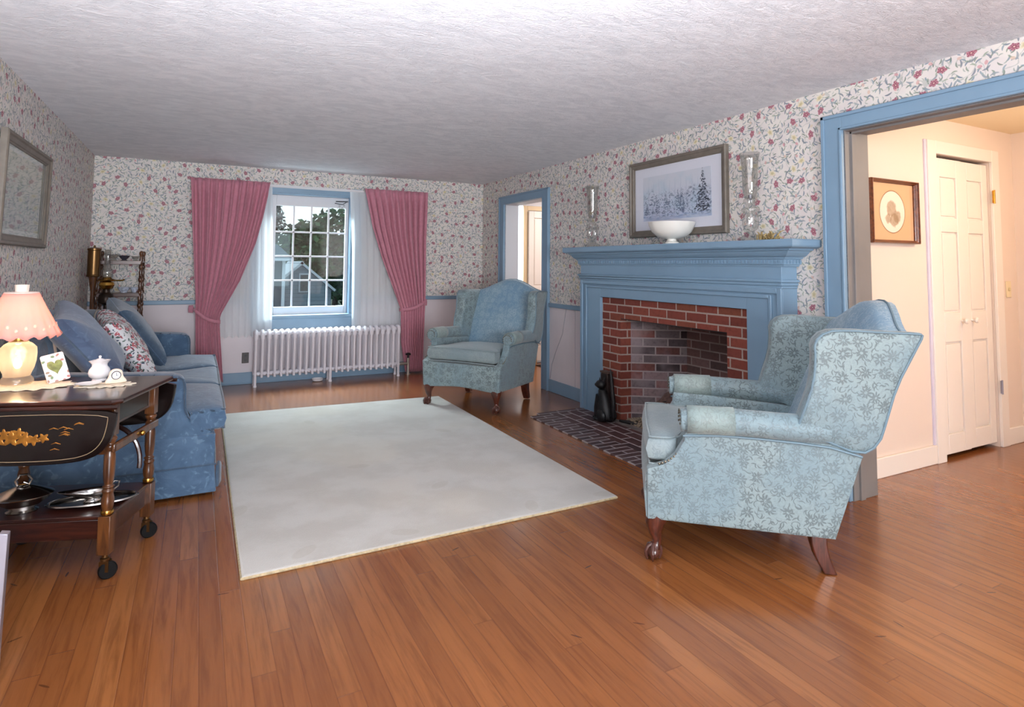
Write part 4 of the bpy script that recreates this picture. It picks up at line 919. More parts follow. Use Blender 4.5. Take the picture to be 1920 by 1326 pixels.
# back
ob_ = densify(smooth_poly([(sy0+.05, .30), (sy0+.02, .70), (sy0+.08, .86), (sy0+.5, .91), (sy0+1.0, .95), ((sy0+sy1)/2, .955), (sy1-1.0, .93), (sy1-.5, .86), (sy1-.08, .80), (sy1-.02, .68), (sy1-.05, .30)], 2), .06)
MB().puff(ob_, .11, 6, lambda u, v, w_: (-3.975+w_*(1-.3*max(0, v-.5)), u, v), rings=(1, .99, .97, .93, .86, .7, .4), cen=((sy0+sy1)/2, .6)).build('backrest', DEN2, so)
for k in range(3):
    a = sy0+.16+.665*k; b = a+.66; zt_ = .985-.045*k
    out = densify(smooth_poly([(a, .46), (a-.0, zt_-.10), (a+.1, zt_-.02), ((a+b)/2, zt_+.02), (b-.1, zt_-.02), (b, zt_-.10), (b, .46)], 1), .05)
    MB().puff(out, .085, 4, lambda u, v, w_, k=k: (-3.845-.22*(v-.5)+w_, u, v), cen=((a+b)/2, .68)).build('back_cushion', DEN2, so)
    pp = [(-3.845-.22*(v-.5)+.052, (a+b)/2+(u-(a+b)/2)*.97, .68+(v-.68)*.97) for u, v in out if v > .62]; pp = sorted(pp, key=lambda p: p[1]); MB().tube(pp, .007, 6).build('back_cushion_piping', plain('beige_piping', sr(170, 160, 150), .7), so)

def pillow(name, label, c, size, thick, mat, lean, yawd, spin=0, parent=None, edge=None):
    t = thing(name, label, 'pillow', c, 0, None)
    hw = size/2; n = 14; out = []
    for i in range(4):
        a0 = [(-1, -1), (1, -1), (1, 1), (-1, 1)][i]; a1 = [(1, -1), (1, 1), (-1, 1), (-1, -1)][i]
        for k in range(n):
            s_ = k/n; u = a0[0]+(a1[0]-a0[0])*s_; v = a0[1]+(a1[1]-a0[1])*s_; bow = 1-.09*math.sin(PI*s_)
            out.append((u*hw*(bow if abs(u) == 1 and a0[0] == a1[0] else 1), v*hw*(bow if a0[1] == a1[1] else 1)))
    M = Matrix.Rotation(R(yawd), 3, 'Z') @ Matrix.Rotation(R(-lean), 3, 'Y') @ Matrix.Rotation(R(spin), 3, 'X')
    def f(u, v, w_):
        p = M @ Vector((w_*(1+.06*math.sin(u*14)), u, v)); return (p.x, p.y, p.z)
    MB().puff(out, thick, 2.0, f, rings=(1, .97, .91, .82, .7, .55, .38, .2)).build('cover', mat, t)
    if edge: pp = [f(u*1.0, v*1.0, 0) for u, v in out]; MB().tube(pp+[pp[0]], .005, 6).build('edge_piping', edge, t)
    return t
def floral():
    t = NT('floral_pillow_cloth'); p = t.uv(); x, y, z = t.xyz(p); col = sr(214, 214, 216)
    d = t.math('SQRT', t.math('ADD', t.math('POWER', t.math('ADD', x, .02), 2), t.math('POWER', t.math('SUBTRACT', y, .60), 2)))
    d = t.n('ShaderNodeVectorMath', _operation='DISTANCE'); t.put(d.inputs[0], p); d.inputs[1].default_value = (-2.68, .40, 0); d = d.outputs['Value']
    wv = t.math('ABSOLUTE', t.math('SINE', t.math('MULTIPLY', d, 95))); lines = t.math('MULTIPLY', t.step(wv, .28, .12), t.math('MULTIPLY', t.step(d, .17, .18), t.step(d, .31, .30)))
    for sp, off, a, b, c1, c2 in ((.05, (1, 2, 0), .020, .016, sr(150, 60, 72), sr(196, 110, 116)), (.036, (4, 1, 0), .014, .005, sr(60, 84, 84), sr(70, 96, 84)), (.03, (7, 5, 0), .010, .004, sr(60, 70, 100), sr(90, 110, 100))):
        xr, yr, r1, r2, r3 = t.cells(p, sp, off); m_ = t.math('MULTIPLY', t.ell(xr, yr, a, b), t.step(t.noise(p, 90, 2), .38, .48)); col = t.mix(m_, col, t.mix(r2, c1, c2))
    col = t.mix(lines, col, sr(60, 74, 100)); t.put(t.b.inputs['Base Color'], col); t.b.inputs['Roughness'].default_value = .8
    return t.m
pillow('throw_pillow', 'large slate blue velour pillow closest to the lamp table', (-3.735, -2.93, .795), .53, .100, denim('dusk_velour', sr(62, 82, 112), sr(76, 98, 128), sr(96, 118, 146)), 37, 0, 10, edge=DEN2)
pillow('throw_pillow', 'cream floral pillow with red roses and dark curved lines', (-3.60, -2.44, .735), .47, .09, floral(), 34, 6, 8)
pillow('throw_pillow', 'slate blue pillow beyond the floral one at the far end of the sofa', (-3.60, -1.78, .765), .50, .09, DEN2, 36, 8, 10, edge=DEN)

# ------------------------------------------------------------------ tea cart
tc = thing('tea_cart', 'dark lacquered drop-leaf tea cart on casters with a gold flower motif', 'tea cart', (-3.676, -3.737, 0), -19)
TZ = .715; hx, hy = .31, .28
top = MB().puff(densify([(-hx, -hy), (hx-.03, -hy), (hx, -hy+.03), (hx, hy-.03), (hx-.03, hy), (-hx, hy)], .06), .011, 10, lambda u, v, w_: (u, v, TZ-.011+w_), rings=(1, .992, .98, .95, .8, .4))
top.build('tabletop', MAHO, tc)
def leaf(y, s_):
    out = densify(smooth_poly([(-hx, .0), (hx-.0, .0), (hx+.0, -.05), (hx-.02, -.14), (hx-.08, -.195), (hx-.2, -.212), (-hx+.2, -.212), (-hx+.08, -.195), (-hx+.02, -.14), (-hx, -.05)], 2), .04)
    lf = MB().puff(out, .010, 12, lambda u, v, w_: (u, y+w_, TZ-.030+v), rings=(1, .992, .98, .95, .8, .4)).build('drop_leaf', BLACKL, tc)
    MB().tube([(-hx, y, TZ-.027), (hx, y, TZ-.027)], .009, 8).build('leaf_hinge_edge', MAHO, lf)
    if s_ < 0:
        pp = [(u*.90, y-.0115, TZ-.030-.105+(v+.105)*.84) for u, v in out]; MB().tube(pp+[pp[0]], .0016, 5).build('gold_line', plain('pale_gold_line', sr(150, 128, 100), .5), lf)
        mo = MB(); rr = random.Random(11)
        for (cx, cz, r_) in ((-.045, -.105, .032), (-.09, -.11, .028), (.0, -.108, .03), (.035, -.112, .024), (-.13, -.105, .022), (.07, -.106, .02), (-.17, -.108, .02), (-.02, -.085, .022), (-.07, -.086, .02)):
            o_ = [(cx+r_*(.75+.25*math.cos(5*a*PI/12+cx*30))*math.cos(a*PI/12)*1.15, cz+r_*(.75+.25*math.cos(5*a*PI/12+cx*30))*math.sin(a*PI/12)) for a in range(24)]
            mo.puff(o_, .0018, 3, lambda u, v, w_: (u-.02, y-.0105+w_, TZ-.030+v), rings=(1, .8, .4))
        for k in range(20):
            s2 = -1 if k % 2 else 1; cx = -.04+s2*(.10+rr.random()*.10); cz = -.105+rr.uniform(-.05, .05)
            mo.tube([(cx, y-.0115, TZ-.03+cz), (cx+s2*.016, y-.0118, TZ-.03+cz+.006), (cx+s2*.034, y-.0115, TZ-.03+cz)], [.001, .0022, .0008], 5)
        mo.build('gold_motif', GOLD, lf, smooth=False)
leaf(-hy-.012, -1); leaf(hy+.012, 1)
LEGS = [(.262, -.235), (.262, .135), (-.262, -.235), (-.262, .135)]
MB().box(-.26, .26, -.22, .12, TZ-.12, TZ-.022).build('apron', MAHO, tc, bevel=.004)
B(.262, .268, -.19, .09, TZ-.105, TZ-.035).build('drawer_front', BLACKL, tc, bevel=.003)
for lx, ly in LEGS:
    mb = MB(); h = .021
    mb.box(lx-h, lx+h, ly-h, ly+h, TZ-.15, TZ-.022).box(lx-h-.002, lx+h+.002, ly-h-.002, ly+h+.002, .10, .25)
    mb.lathe([(.014, .25), (.020, .253), (.022, .262), (.017, .27), (.022, .285), (.024, .31), (.019, .335), (.021, .34), (.023, .348), (.017, .355), (.023, .363), (.015, .37), (.019, .39), (.021, .42), (.0215, .47), (.020, .49), (.016, .505), (.022, .513), (.023, .525), (.016, .535), (.023, .547), (.024, .556), (.017, .565)], (lx, ly, 0), 16)
    l_ = mb.build('leg', TURN, tc, bevel=.002)
    MB().lathe([(.0215, .255), (.0235, .262), (.0215, .27)], (lx, ly, .0), 16).build('gold_ring', BRASS, l_)
    cs = MB().lathe([(.012, .10), (.012, .085), (.018, .082), (.016, .07), (.009, .066)], (lx, ly, 0), 12)
    for s_ in (-1, 1): cs.box(lx-.015, lx+.02, ly+s_*.013-.002, ly+s_*.013+.002, .03, .072)
    ct_ = cs.build('caster', DBRASS, tc)
    wh = MB().lathe([(.004, -.010), (.030, -.010), (.034, -.006), (.034, .006), (.030, .010), (.004, .010)], (0, 0, 0), 22).build('caster_wheel', RUBBER, ct_)
    wh.matrix_local = Matrix.Translation((lx+.012, ly, .034)) @ Matrix.Rotation(R(35), 4, 'Z') @ Matrix.Rotation(R(90), 4, 'X')
MB().box(-.27, .27, -.245, .145, .235, .25).build('lower_shelf', MAHO, tc, bevel=.003)
MB().box(-.25, .25, -.245, -.23, .16, .235).box(-.25, .25, .13, .145, .16, .235).box(.245, .26, -.23, .13, .15, .235).build('shelf_apron', MAHO, tc, bevel=.003)
MB().box(.272, .29, -.255, .155, .50, .535).build('side_rail', TURN, tc, bevel=.006)
MB().ball((.297, -.03, .518), .012).build('rail_knob', BRASS, tc)
br = MB(); br.tube([(.06+.14*math.cos(R(a)), .19, .33+.17*math.sin(R(a))) for a in range(-10, 120, 10)], .011, 8); br.build('curved_brace', MAHO, tc)
MB().tube([(-.262, -.235, .50), (.262, -.235, .50)], .012, 8).build('long_stretcher', TURN, tc)

def onto(x, y): # world point on the cart, from its own axes
    c, s_ = math.cos(R(-19)), math.sin(R(-19)); return (-3.676+x*c-y*s_, -3.737+x*s_+y*c)
def doily(label, cx, cy, rx, ry, rz_, ph_):
    out = [((rx+.010*math.cos(16*a*PI/48))*math.cos(a*PI/48), (ry+.010*math.cos(16*a*PI/48))*math.sin(a*PI/48)) for a in range(96)]
    o_ = MB().puff(out, .0022, 6, lambda u, v, w_: (u, v, TZ+.0022+w_+.0015*math.sin(14*math.atan2(v, u)+ph_)*(math.hypot(u, v)/rx)), rings=(1, .98, .9, .7, .4)).build('doily', LACE); o_.location = (cx, cy, .0005); o_.rotation_euler = (0, 0, R(rz_)); o_['label'] = label; o_['category'] = 'doily'; o_['group'] = 'lace doilies on the cart'
doily('cream lace doily under the glass lamp', -3.855, -3.62, .165, .115, -15, 0)
doily('cream lace doily under the small clock and saucer', -3.565, -3.735, .115, .062, -12, 1)

# ------------------------------------------------------------------ table lamp
lx_, ly_ = -3.915, -3.575; T0 = TZ+.0075
LGB = NT('lit_ribbed_glass'); _a = LGB.n('ShaderNodeBsdfTransparent', Color=(1, .97, .9, 1)); _b = LGB.n('ShaderNodeBsdfTranslucent', Color=(1, .95, .85, 1)); _c = LGB.n('ShaderNodeBsdfGlossy', Roughness=.05); _e = LGB.n('ShaderNodeMixShader'); _e.inputs[0].default_value = .3; LGB.put(_e.inputs[1], _a); LGB.put(_e.inputs[2], _b)
_f = LGB.n('ShaderNodeMixShader'); _f.inputs[0].default_value = .08; LGB.put(_f.inputs[1], _e.outputs[0]); LGB.put(_f.inputs[2], _c); LGB.t.links.new(_f.outputs[0], LGB.out.inputs[0])
tl = thing('table_lamp', 'lit clear glass table lamp with a scalloped pink shade', 'lamp', (lx_, ly_, T0))
MB().lathe([(.058, 0), (.062, .006), (.060, .02), (.048, .035), (.050, .045), (.060, .07), (.066, .10), (.068, .135), (.066, .16), (.050, .178), (.036, .186), (.034, .20)], seg=32, ang=lambda a, z: 1+(.02*math.cos(16*a) if z < .16 else 0), cap=False).build('glass_base', LGB.m, tl)
MB().lathe([(.055, .0), (.055, .004), (.001, .004)], seg=24).build('base_disc', CRYS, tl)
MB().lathe([(.036, .19), (.038, .196), (.036, .21), (.02, .215), (.012, .22), (.012, .25), (.001, .25)], seg=20).build('brass_collar', BRASS, tl)
MB().lathe([(.012, .255), (.022, .28), (.026, .30), (.018, .325), (.001, .335)], seg=14).build('bulb', plain('bulb_glow', (1, .8, .5), .5, emis=((1, .62, .30), 18)), tl)
tsh = NT('rose_shade_cloth'); pk = sr(240, 190, 190)
_d = tsh.n('ShaderNodeBsdfDiffuse', Color=(*pk, 1)); _t = tsh.n('ShaderNodeBsdfTranslucent', Color=(*sr(255, 222, 216), 1)); _m = tsh.n('ShaderNodeMixShader'); _m.inputs[0].default_value = .55
tsh.put(_m.inputs[1], _d); tsh.put(_m.inputs[2], _t); tsh.t.links.new(_m.outputs[0], tsh.out.inputs[0]); SHADE = tsh.m
SB, ST = .210, .405
MB().grid(96, 10, lambda u, v: ((lambda r_, a, z: (r_*math.cos(a), r_*math.sin(a), z))(.152+(.062-.152)*v+(.006*math.cos(18*2*PI*u))*(1-v)**2, 2*PI*u, SB+(ST-SB)*v+(.008*math.cos(18*2*PI*u) if v < .05 else 0)))).build('lamp_shade', SHADE, tl, solid=.002, ang=180)
em = MB()
for k in range(26):
    a = 2*PI*k/26; v = .22+.05*math.sin(k*2.1); r_ = .153+(.062-.152)*v+.003; z = SB+(ST-SB)*v
    em.puff([(.007*math.cos(j*PI/3), .009*math.sin(j*PI/3)) for j in range(6)], .002, 2, lambda u, w2, w_: ((r_+w_)*math.cos(a+u/r_), (r_+w_)*math.sin(a+u/r_), z+w2), rings=(1, .7, .3))
em.build('shade_embroidery', plain('cream_embroidery', sr(250, 226, 200), .7), tl)
MB().lathe([(.060, 0), (.064, .002), (.064, .006), (.060, .008)], (0, 0, ST-.004), 32).build('shade_rim', plain('cream_ribbon', sr(252, 226, 214), .7), tl)
MB().lathe([(.024, 0), (.026, .03), (.027, .036), (.022, .036), (.020, .0)], (0, 0, ST), 20, ang=lambda a, z: 1+.04*math.cos(8*a)).build('chimney_top', plain('frosted_glass', sr(250, 236, 220), .3), tl)
MB().ball((0, 0, .09), .016, 1, 1, 1.5).build('night_bulb', plain('night_bulb_glow', (1, .8, .5), .5, emis=((1, .66, .32), 8)), tl)
light('table_lamp_night_light', 'POINT', (lx_, ly_, T0+.12), .7, (1.0, .74, .42), .03)
light('table_lamp_bulb', 'POINT', (lx_, ly_, T0+.27), 6, (1.0, .80, .62), .03)

# ------------------------------------------------------------------ things on the cart top
pf = thing('photo_frame', 'small white floral porcelain photo frame with a heart-shaped opening', 'photo frame', (-3.755, -3.600, TZ+.003), 0)
def tilt(u, v, w_): # lean back 18 deg, frame turned towards the right
    p = Matrix.Rotation(R(30), 3, 'Z') @ Matrix.Rotation(R(-10), 3, 'Y') @ Matrix.Rotation(R(-20), 3, 'X') @ Vector((u, -w_, v)); return (p.x, p.y, p.z+.008)
fm = NT('flowered_porcelain'); p_ = fm.uv(); xr, yr, r1, r2, r3 = fm.cells(p_, .022, (1, 1, 0)); cl_ = fm.mix(fm.math('MULTIPLY', fm.ell(xr, yr, .007, .005), fm.step(r2, .4, .42)), sr(240, 234, 230), fm.mix(r3, sr(206, 130, 130), sr(120, 150, 110))); fm.put(fm.b.inputs['Base Color'], cl_); fm.b.inputs['Roughness'].default_value = .3
MB().prism(rrect(-.045, .045, 0, .13, .008), tilt, -.004, .004).build('frame', fm.m, pf, bevel=.002)
heart = [(16*math.sin(a*PI/20)**3/16*.030, (13*math.cos(a*PI/20)-5*math.cos(2*a*PI/20)-2*math.cos(3*a*PI/20)-math.cos(4*a*PI/20))/16*.036+.070) for a in range(40)]
MB().prism(heart, tilt, .0042, .0055).build('photo', plain('green_photo', sr(140, 146, 84), .3, noise=.35, nscale=40), pf)
MB().prism([(-.01, .0), (.01, .0), (.008, .09), (-.008, .09)], lambda u, v, w_: tilt(u, v, w_-.004-(.085-v)*.55), -.002, .0).build('easel_back', plain('peach_board', sr(214, 160, 120), .6), pf)
sb_ = thing('sugar_bowl', 'white porcelain lidded sugar bowl with scalloped rim', 'sugar bowl', (-3.605, -3.600, TZ+.001), 20)
MB().lathe([(.028, 0), (.030, .004), (.026, .01), (.040, .022), (.045, .038), (.041, .054), (.031, .068), (.031, .078), (.041, .094), (.037, .094), (.027, .08)], seg=32, ang=lambda a, z: 1+(.09*math.cos(4*a) if z > .085 else .015*math.cos(8*a))).build('bowl', PORC, sb_)
MB().lathe([(.030, .086), (.028, .094), (.012, .101), (.004, .104), (.006, .110), (.006, .114), (.001, .117)], seg=20).build('lid', PORC, sb_)
o = MB().lathe([(.02, 0), (.032, .002), (.050, .010), (.050, .0115), (.03, .005), (.001, .004)], (0, 0, 0), 28).build('saucer', PORC); o.location = (-3.628, -3.740, TZ+.0065); o['label'] = 'small white oval saucer in front of the sugar bowl'; o['category'] = 'saucer'; o.scale = (1.0, .75, 1)
ck = thing('desk_clock', 'tiny cream porcelain clock with a round dark-rimmed dial', 'clock', (-3.527, -3.735, TZ+.006), 12)
MB().puff(densify(smooth_poly([(-.038, 0), (.042, 0), (.044, .012), (.028, .03), (.026, .055), (.010, .066), (-.012, .066), (-.026, .052), (-.028, .028), (-.042, .012)], 2), .01), .012, 4, lambda u, v, w_: (u, w_, v)).build('case', plain('cream_porcelain', sr(240, 220, 200), .3, coat=.3), ck)
def disc(name, mat_, r_, y0, y1, c, par): 
    MB().prism([(c[0]+r_*math.cos(k*PI/12), c[1]+r_*math.sin(k*PI/12)) for k in range(24)], lambda u, v, w_: (u, w_, v), y0, y1).build(name, mat_, par)
disc('dial_rim', plain('dark_rim', sr(70, 64, 70), .4), .019, -.0155, -.008, (0, .038), ck); disc('dial', plain('white_dial', sr(236, 236, 238), .4), .0155, -.0165, -.010, (0, .038), ck)
MB().box(-.0008, .0008, -.0175, -.0165, .036, .050).box(-.0008, .008, -.0175, -.0165, .037, .0386).build('hands', CAST, ck)

# ------------------------------------------------------------------ silver on the lower shelf
gx_, gy_ = -3.815, -3.86
cvd = thing('covered_dish', 'silver covered vegetable dish with a looped handle on the cart shelf', 'serving dish', (gx_, gy_, .2505))
MB().lathe([(.052, 0), (.055, .006), (.04, .012), (.05, .022), (.088, .048), (.098, .062), (.102, .064)], seg=36, sq=.75).build('dish', SILVER, cvd)
MB().lathe([(.104, .064), (.105, .068), (.095, .074), (.06, .090), (.03, .102), (.01, .106), (.001, .107)], seg=36, sq=.75).build('lid', SILVER, cvd)
MB().tube([(-.02, 0, .105), (-.028, 0, .125), (-.012, 0, .148), (.012, 0, .148), (.028, 0, .125), (.018, 0, .108), (.0, 0, .118)], .0045, 8).build('loop_handle', SILVER, cvd)
ty = thing('serving_tray', 'oval silver tray with a reeded rim on the cart shelf', 'tray', (-3.575, -3.865, .2505), -4)
MB().lathe([(.11, .002), (.13, .003), (.150, .008), (.165, .013), (.167, .011), (.15, .004), (.11, 0.0)], seg=44, sq=.48, ang=lambda a, z: 1+.02*math.cos(8*a)).build('tray', SILVER, ty)
MB().tube([(.159*math.cos(k*PI/22), .159*.48*math.sin(k*PI/22), .013) for k in range(45)], .0035, 6).build('reeded_rim', SILVER, ty)
gb = thing('gravy_boat', 'silver gravy boat with a curled handle on the oval tray', 'gravy boat', (-3.575, -3.86, .2545), 8)
g_ = MB(); rings = []
for z, a, b, off in ((0, .035, .022, 0), (.006, .030, .018, 0), (.012, .022, .014, 0), (.02, .04, .022, -.004), (.035, .062, .030, -.010), (.048, .078, .033, -.018)):
    rings.append([(off+a*math.cos(2*PI*k/24)-(.03*(max(0, -math.cos(2*PI*k/24))**3) if z > .03 else 0), b*math.sin(2*PI*k/24), z+(.010*max(0, -math.cos(2*PI*k/24))**2 if z > .03 else 0)) for k in range(24)])
g_.loft(rings, cap=False); g_.build('bowl', SILVER, gb, solid=.0018)
MB().tube([(.055, 0, .046), (.075, 0, .068), (.092, 0, .066), (.088, 0, .045), (.066, 0, .028)], .0035, 8).build('handle', SILVER, gb)

# ------------------------------------------------------------------ stand cut by the frame edge
st_ = thing('low_stand', 'low stand with a red-brown panel and pale metal edge in front of the tea cart', 'stand', (-3.745, -4.58, 0), 0)
MB().add([], []).prism([(-.34, .02), (.014, .02), (.008, .40), (-.34, .40)], lambda u, v, w_: (u, w_, v), -.012, .012).build('panel', plain('oxblood_panel', sr(92, 44, 34), .35), st_, bevel=.002)
MB().prism([(.014, .0), (.030, .0), (.038, .425), (.016, .43), (.006, .40)], lambda u, v, w_: (u, w_, v), -.016, .016).build('metal_edge', STEEL, st_, bevel=.002)
MB().prism([(-.36, .0), (-.34, .0), (-.34, .42), (-.36, .42)], lambda u, v, w_: (u, w_, v), -.016, .016).build('metal_edge', STEEL, st_, bevel=.002)
MB().ball((.022, 0, .012), .012).build('foot', STEEL, st_)

# ------------------------------------------------------------------ corner shelf rack with bobbin posts
er = thing('whatnot_shelf', 'bobbin-turned wooden corner shelf rack behind the sofa', 'shelf', (0, 0, 0))
RX = (-4.03, -3.69); RYs = (-.36, -.08)
for i, x in enumerate(RX):
    for y in RYs:
        pr_ = []; z = 0
        while z < 1.32:
            pr_ += [(.010, z), (.017, z+.014), (.018, z+.030), (.011, z+.046), (.016, z+.052), (.011, z+.058), (.015, z+.09), (.010, z+.115)]; z += .12
        pr_ += [(.012, 1.33), (.018, 1.345), (.018, 1.36), (.010, 1.372), (.001, 1.376)]
        MB().lathe(pr_, (x, y, 0), 12).build('post', TURN, er)
for z, nm in ((.12, 'shelf'), (.55, 'shelf'), (.965, 'shelf'), (1.265, 'shelf')):
    MB().box(RX[0]-.01, RX[1]+.01, RYs[0]-.01, RYs[1]+.01, z, z+.016).box(RX[0], RX[1], RYs[0]-.014, RYs[0]-.004, z-.018, z+.018).build(nm, wood('shelf_wood', sr(66, 36, 26), sr(100, 58, 40)), er, bevel=.003)
BD = MB().tube([(-4.05, -.43, .60), (-4.05, -.43, .965)], .004, 6)
tin = thing('brass_cylinder', 'tall dark brass cylinder canister at the top corner of the rack', 'canister', (-4.045, -.46, 0))
MB().lathe([(.05, 1.135), (.056, 1.14), (.052, 1.15), (.050, 1.16), (.050, 1.37), (.054, 1.375), (.054, 1.388), (.03, 1.398), (.008, 1.40), (.010, 1.412), (.001, 1.42)], seg=24).build('body', DBRASS, tin)
MB().lathe([(.012, .0), (.05, .0), (.05, .02), (.018, .04), (.016, 1.0), (.03, 1.09), (.036, 1.135)], seg=16).build('stand_pole', TURN, tin)
ol = thing('oil_lamp', 'brass oil lamp with a clear glass chimney on the rack', 'oil lamp', (-3.940, -.47, 0))
MB().lathe([(.045, 0), (.045, .02), (.02, .05), (.018, .88), (.06, .90), (.065, .93), (.055, .97), (.045, .985), (.03, .995), (.028, 1.02)], seg=20).build('dark_pedestal', plain('dark_bronze', sr(50, 40, 34), .35, metal=.7), ol)
MB().lathe([(.028, 1.02), (.045, 1.03), (.062, 1.06), (.055, 1.085), (.03, 1.092), (.075, 1.10), (.078, 1.106), (.04, 1.118), (.03, 1.13)], seg=24).build('brass_font', BRASS, ol)
MB().lathe([(.03, 1.125), (.046, 1.16), (.044, 1.19), (.026, 1.22), (.022, 1.32), (.024, 1.38)], seg=20, cap=False).build('glass_chimney', CRYS, ol, solid=.002)
MB().tube([(.04, 0, 1.10), (.12, 0, 1.102), (.135, 0, 1.112)], .007, 8).build('brass_arm', BRASS, ol)
BW = plain('blue_white_china', sr(196, 204, 220), .25, noise=.25, nscale=50, coat=.4)
for i, (x, r_, h_, nm, lb) in enumerate(((-3.93, .05, .06, 'glass_dish', 'cut glass dish on the top shelf beside the canister'), (-3.84, .045, .05, 'glass_dish', 'dark patterned glass dish in the middle of the top shelf'), (-3.75, .035, .045, 'glass_dish', 'small glass dish on the top shelf beside the end post'))):
    o = MB().lathe([(r_*.5, 0), (r_*.55, .006), (r_*.35, .012), (r_*.7, h_*.5), (r_, h_), (r_*.94, h_), (r_*.6, h_*.5), (.001, .02)], (0, 0, 0), 18, ang=lambda a, z: 1+.08*math.cos(9*a)).build(nm, [CRYS, plain('smoky_glass', sr(90, 86, 96), .15, metal=.4), CRYS][i]); o.location = (x, -.2, 1.2815); o['label'] = lb; o['category'] = 'dish'; o['group'] = 'glassware on the top shelf'
for i, (x, r_, lb) in enumerate(((-3.83, .055, 'pale blue and white china bowl on the middle shelf of the rack'), (-3.745, .035, 'small blue and white china cup beside the bowl on the rack'))):
    o = MB().lathe([(r_*.5, 0), (r_*.5, .008), (r_*.8, .025), (r_, .05), (r_*.94, .05), (r_*.5, .015), (.001, .012)], (0, 0, 0), 18).build('china_bowl' if i == 0 else 'china_cup', BW); o.location = (x, -.22, .9815); o['label'] = lb; o['category'] = 'bowl' if i == 0 else 'cup'

# ------------------------------------------------------------------ small shelf with blue china in the next room
sh_ = thing('wall_shelf', 'small honey wood table edge seen through the small doorway', 'table', (0, 0, 0))
MB().box(.62, .92, -.50, -.14, .565, .60).build('tabletop', plain('honey_wood', sr(206, 160, 104), .4, noise=.1), sh_, bevel=.008)
MB().prism([(.66, .50), (.88, .50), (.80, .565), (.66, .565)], lambda u, v, w_: (u, w_, v), -.45, -.2).tube([(.68, -.2, .5), (.68, -.2, 0)], .016, 8).tube([(.68, -.45, .5), (.68, -.45, 0)], .016, 8).tube([(.86, -.32, .5), (.86, -.32, 0)], .016, 8).build('table_frame', plain('light_honey_wood', sr(196, 150, 100), .4), sh_)
o = MB().lathe([(.04, 0), (.05, .006), (.085, .02), (.10, .045), (.096, .045), (.06, .012), (.001, .01)], (0, 0, 0), 24).build('china_dish', plain('blue_china', sr(120, 150, 186), .3, noise=.4, nscale=40)); o.location = (.83, -.32, .601); o['label'] = 'blue patterned china dish on the honey wood table in the next room'; o['category'] = 'dish'

# ------------------------------------------------------------------ outdoors, seen through the window
S('ground', B(-60, 60, 3, 90, -3.2, -3.0), plain('lawn', sr(48, 62, 46), .95, noise=.3, nscale=.6))
SID = NT('grey_clapboard'); _x, _y, _z = SID.xyz(SID.obj()); _l = SID.step(SID.math('FRACT', SID.math('MULTIPLY', _z, 6)), .12, .02); SID.put(SID.b.inputs['Base Color'], SID.mix(_l, sr(92, 108, 124), sr(56, 68, 82))); SIDE = SID.m
ROOF = plain('slate_roof', sr(72, 86, 100), .8, noise=.15, nscale=4); TRIMW = plain('outdoor_white_trim', sr(150, 162, 176), .6)
h1 = thing('neighbour_house', 'grey-sided neighbouring house with a small front gable', 'house', (0, 0, 0))
MB().prism([(-.55, -3), (1.95, -3), (1.95, .15), (.70, 1.22), (-.55, .15)], lambda u, v, w_: (u, w_, v), 19.9, 25).build('gable_wall', SIDE, h1, smooth=False)
MB().obox((1.37, 21.95, .72), Vector((1.34, 0, -1.12)).normalized(), Vector((0, 1, 0)), Vector((1.12, 0, 1.34)).normalized(), .95, 2.2, .05).obox((.03, 21.95, .72), Vector((1.34, 0, 1.12)).normalized(), Vector((0, 1, 0)), Vector((-1.12, 0, 1.34)).normalized(), .95, 2.2, .05).build('roof', TRIMW, h1, smooth=False)
f_ = B(.60, 1.02, 19.84, 19.9, .05, .85).build('window', TRIMW, h1, smooth=False)
B(.66, .96, 19.80, 19.84, .11, .79).build('pane', plain('dark_pane', sr(24, 34, 44), .2), f_, smooth=False)
h2_ = thing('neighbour_house', 'darker neighbouring house with a white corner board at the window edge', 'house', (0, 0, 0))
B(-7, -.36, 17.0, 18.6, -3, 1.40).build('wall', plain('dark_blue_siding', sr(50, 64, 78), .8, noise=.08, nscale=3), h2_, smooth=False)
B(-.42, -.31, 16.9, 17.0, -3, 1.40).build('corner_board', TRIMW, h2_, smooth=False)
MB().prism([(-7, 1.44), (-.06, 1.44), (-.62, 1.95), (-7, 4.2)], lambda u, v, w_: (u, w_, v), 16.7, 18.9).build('roof', ROOF, h2_, smooth=False)
B(-7, -.06, 16.6, 16.7, 1.36, 1.46).build('eaves_board', TRIMW, h2_, smooth=False)
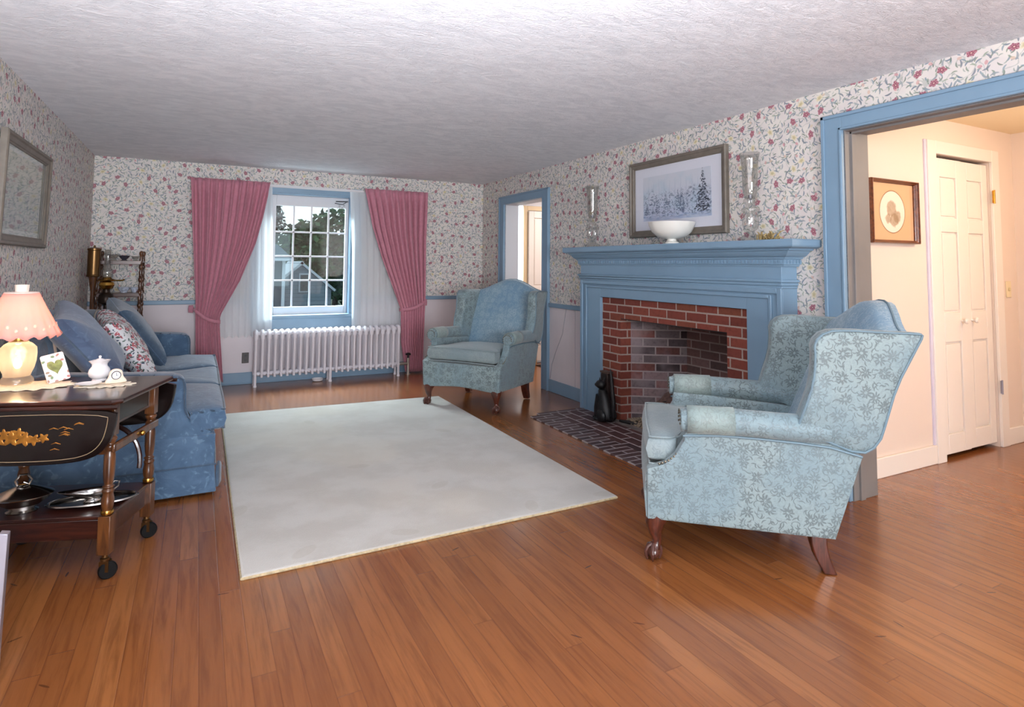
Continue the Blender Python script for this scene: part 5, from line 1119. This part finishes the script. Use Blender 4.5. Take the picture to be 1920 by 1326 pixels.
def tree(name, label, loc, blobs, n, sz, col, trunk=.2, grp=None):
    t = thing(name, label, 'tree', loc, 0, grp); rr = random.Random(len(label)); mb = MB()
    for i in range(n):
        bx, by, bz, br_ = blobs[rr.randrange(len(blobs))]
        d = Vector((rr.gauss(0, 1), rr.gauss(0, 1), rr.gauss(0, 1))).normalized()*br_*rr.uniform(.55, 1.05); c = Vector((bx, by, bz))+d
        a = Vector((rr.gauss(0, 1), rr.gauss(0, 1), rr.gauss(0, .6))).normalized()*sz; b = a.cross(Vector((rr.gauss(0, 1), rr.gauss(0, 1), rr.gauss(0, 1)))).normalized()*sz*.6
        k = len(mb.v); mb.v += [tuple(c-a), tuple(c+b), tuple(c+a), tuple(c-b)]; mb.f.append((k, k+1, k+2, k+3))
    mb.build('foliage', col, t, smooth=False)
    top_ = max(b[2] for b in blobs); MB().tube([(0, 0, 0), (.05, 0, top_*.5), (0, 0, top_)], [trunk, trunk*.7, trunk*.25], 8).build('trunk', plain('bark', sr(58, 50, 44), .9), t)
    return t
LF1 = plain('deep_green_leaves', sr(30, 62, 30), .8, noise=.4, nscale=1.5); LF2 = plain('bright_green_leaves', sr(66, 104, 34), .8, noise=.3, nscale=1.5); LF3 = plain('fir_needles', sr(32, 50, 48), .8, noise=.3, nscale=2)
tree('broadleaf_tree', 'large dark green tree spreading behind the gabled house', (3.5, 27, -3), [(0, 0, 5.6, 1.7), (-1.5, 0, 5.2, 1.4), (1.5, 0, 4.9, 1.6), (-.9, -.5, 4.3, 1.6), (.6, -.4, 3.9, 1.8), (2.4, 0, 3.6, 1.8), (-1.9, 0, 4.1, 1.0), (1.9, 0, 6.0, 1.1), (3.0, 0, 5.2, 1.4)], 9500, .22, LF1)
tree('broadleaf_tree', 'brighter green shrubby tree between the two houses', (1.5, 30.3, -3), [(0, 0, 4.4, 1.0), (-.9, 0, 4.0, .8), (.8, 0, 3.9, 1.0)], 1500, .2, LF2)
fb_ = [(0, 0, .8+.66*k, 1.4*(1-k/9.5)) for k in range(9)]
tree('conifer', 'tall dark conifer above the darker house roof', (1.15, 34.5, -.4), fb_+[(0, 0, 6.3, .12)], 1500, .15, LF3)
for i, (x, y, z, r_, lb) in enumerate(((-1.0, 11.0, -3, .7, 'dark garden shrub below the corner board'), (.5, 15.0, -3, .75, 'dark garden shrub below the house gable'), (3.3, 17.0, -3, .85, 'tall dark garden shrub beside the window frame'))):
    tree('garden_shrub', lb, (x-.3, y, z), [(0, 0, 1.4, r_), (.5, 0, 2.0, r_*.7), (-.5, .2, 1.9, r_*.65)]+([(0, 0, 3.2, 1.0), (.2, 0, 4.1, .8)] if i == 2 else []), 2600, .11, LF1, .06, 'garden shrubs outside')
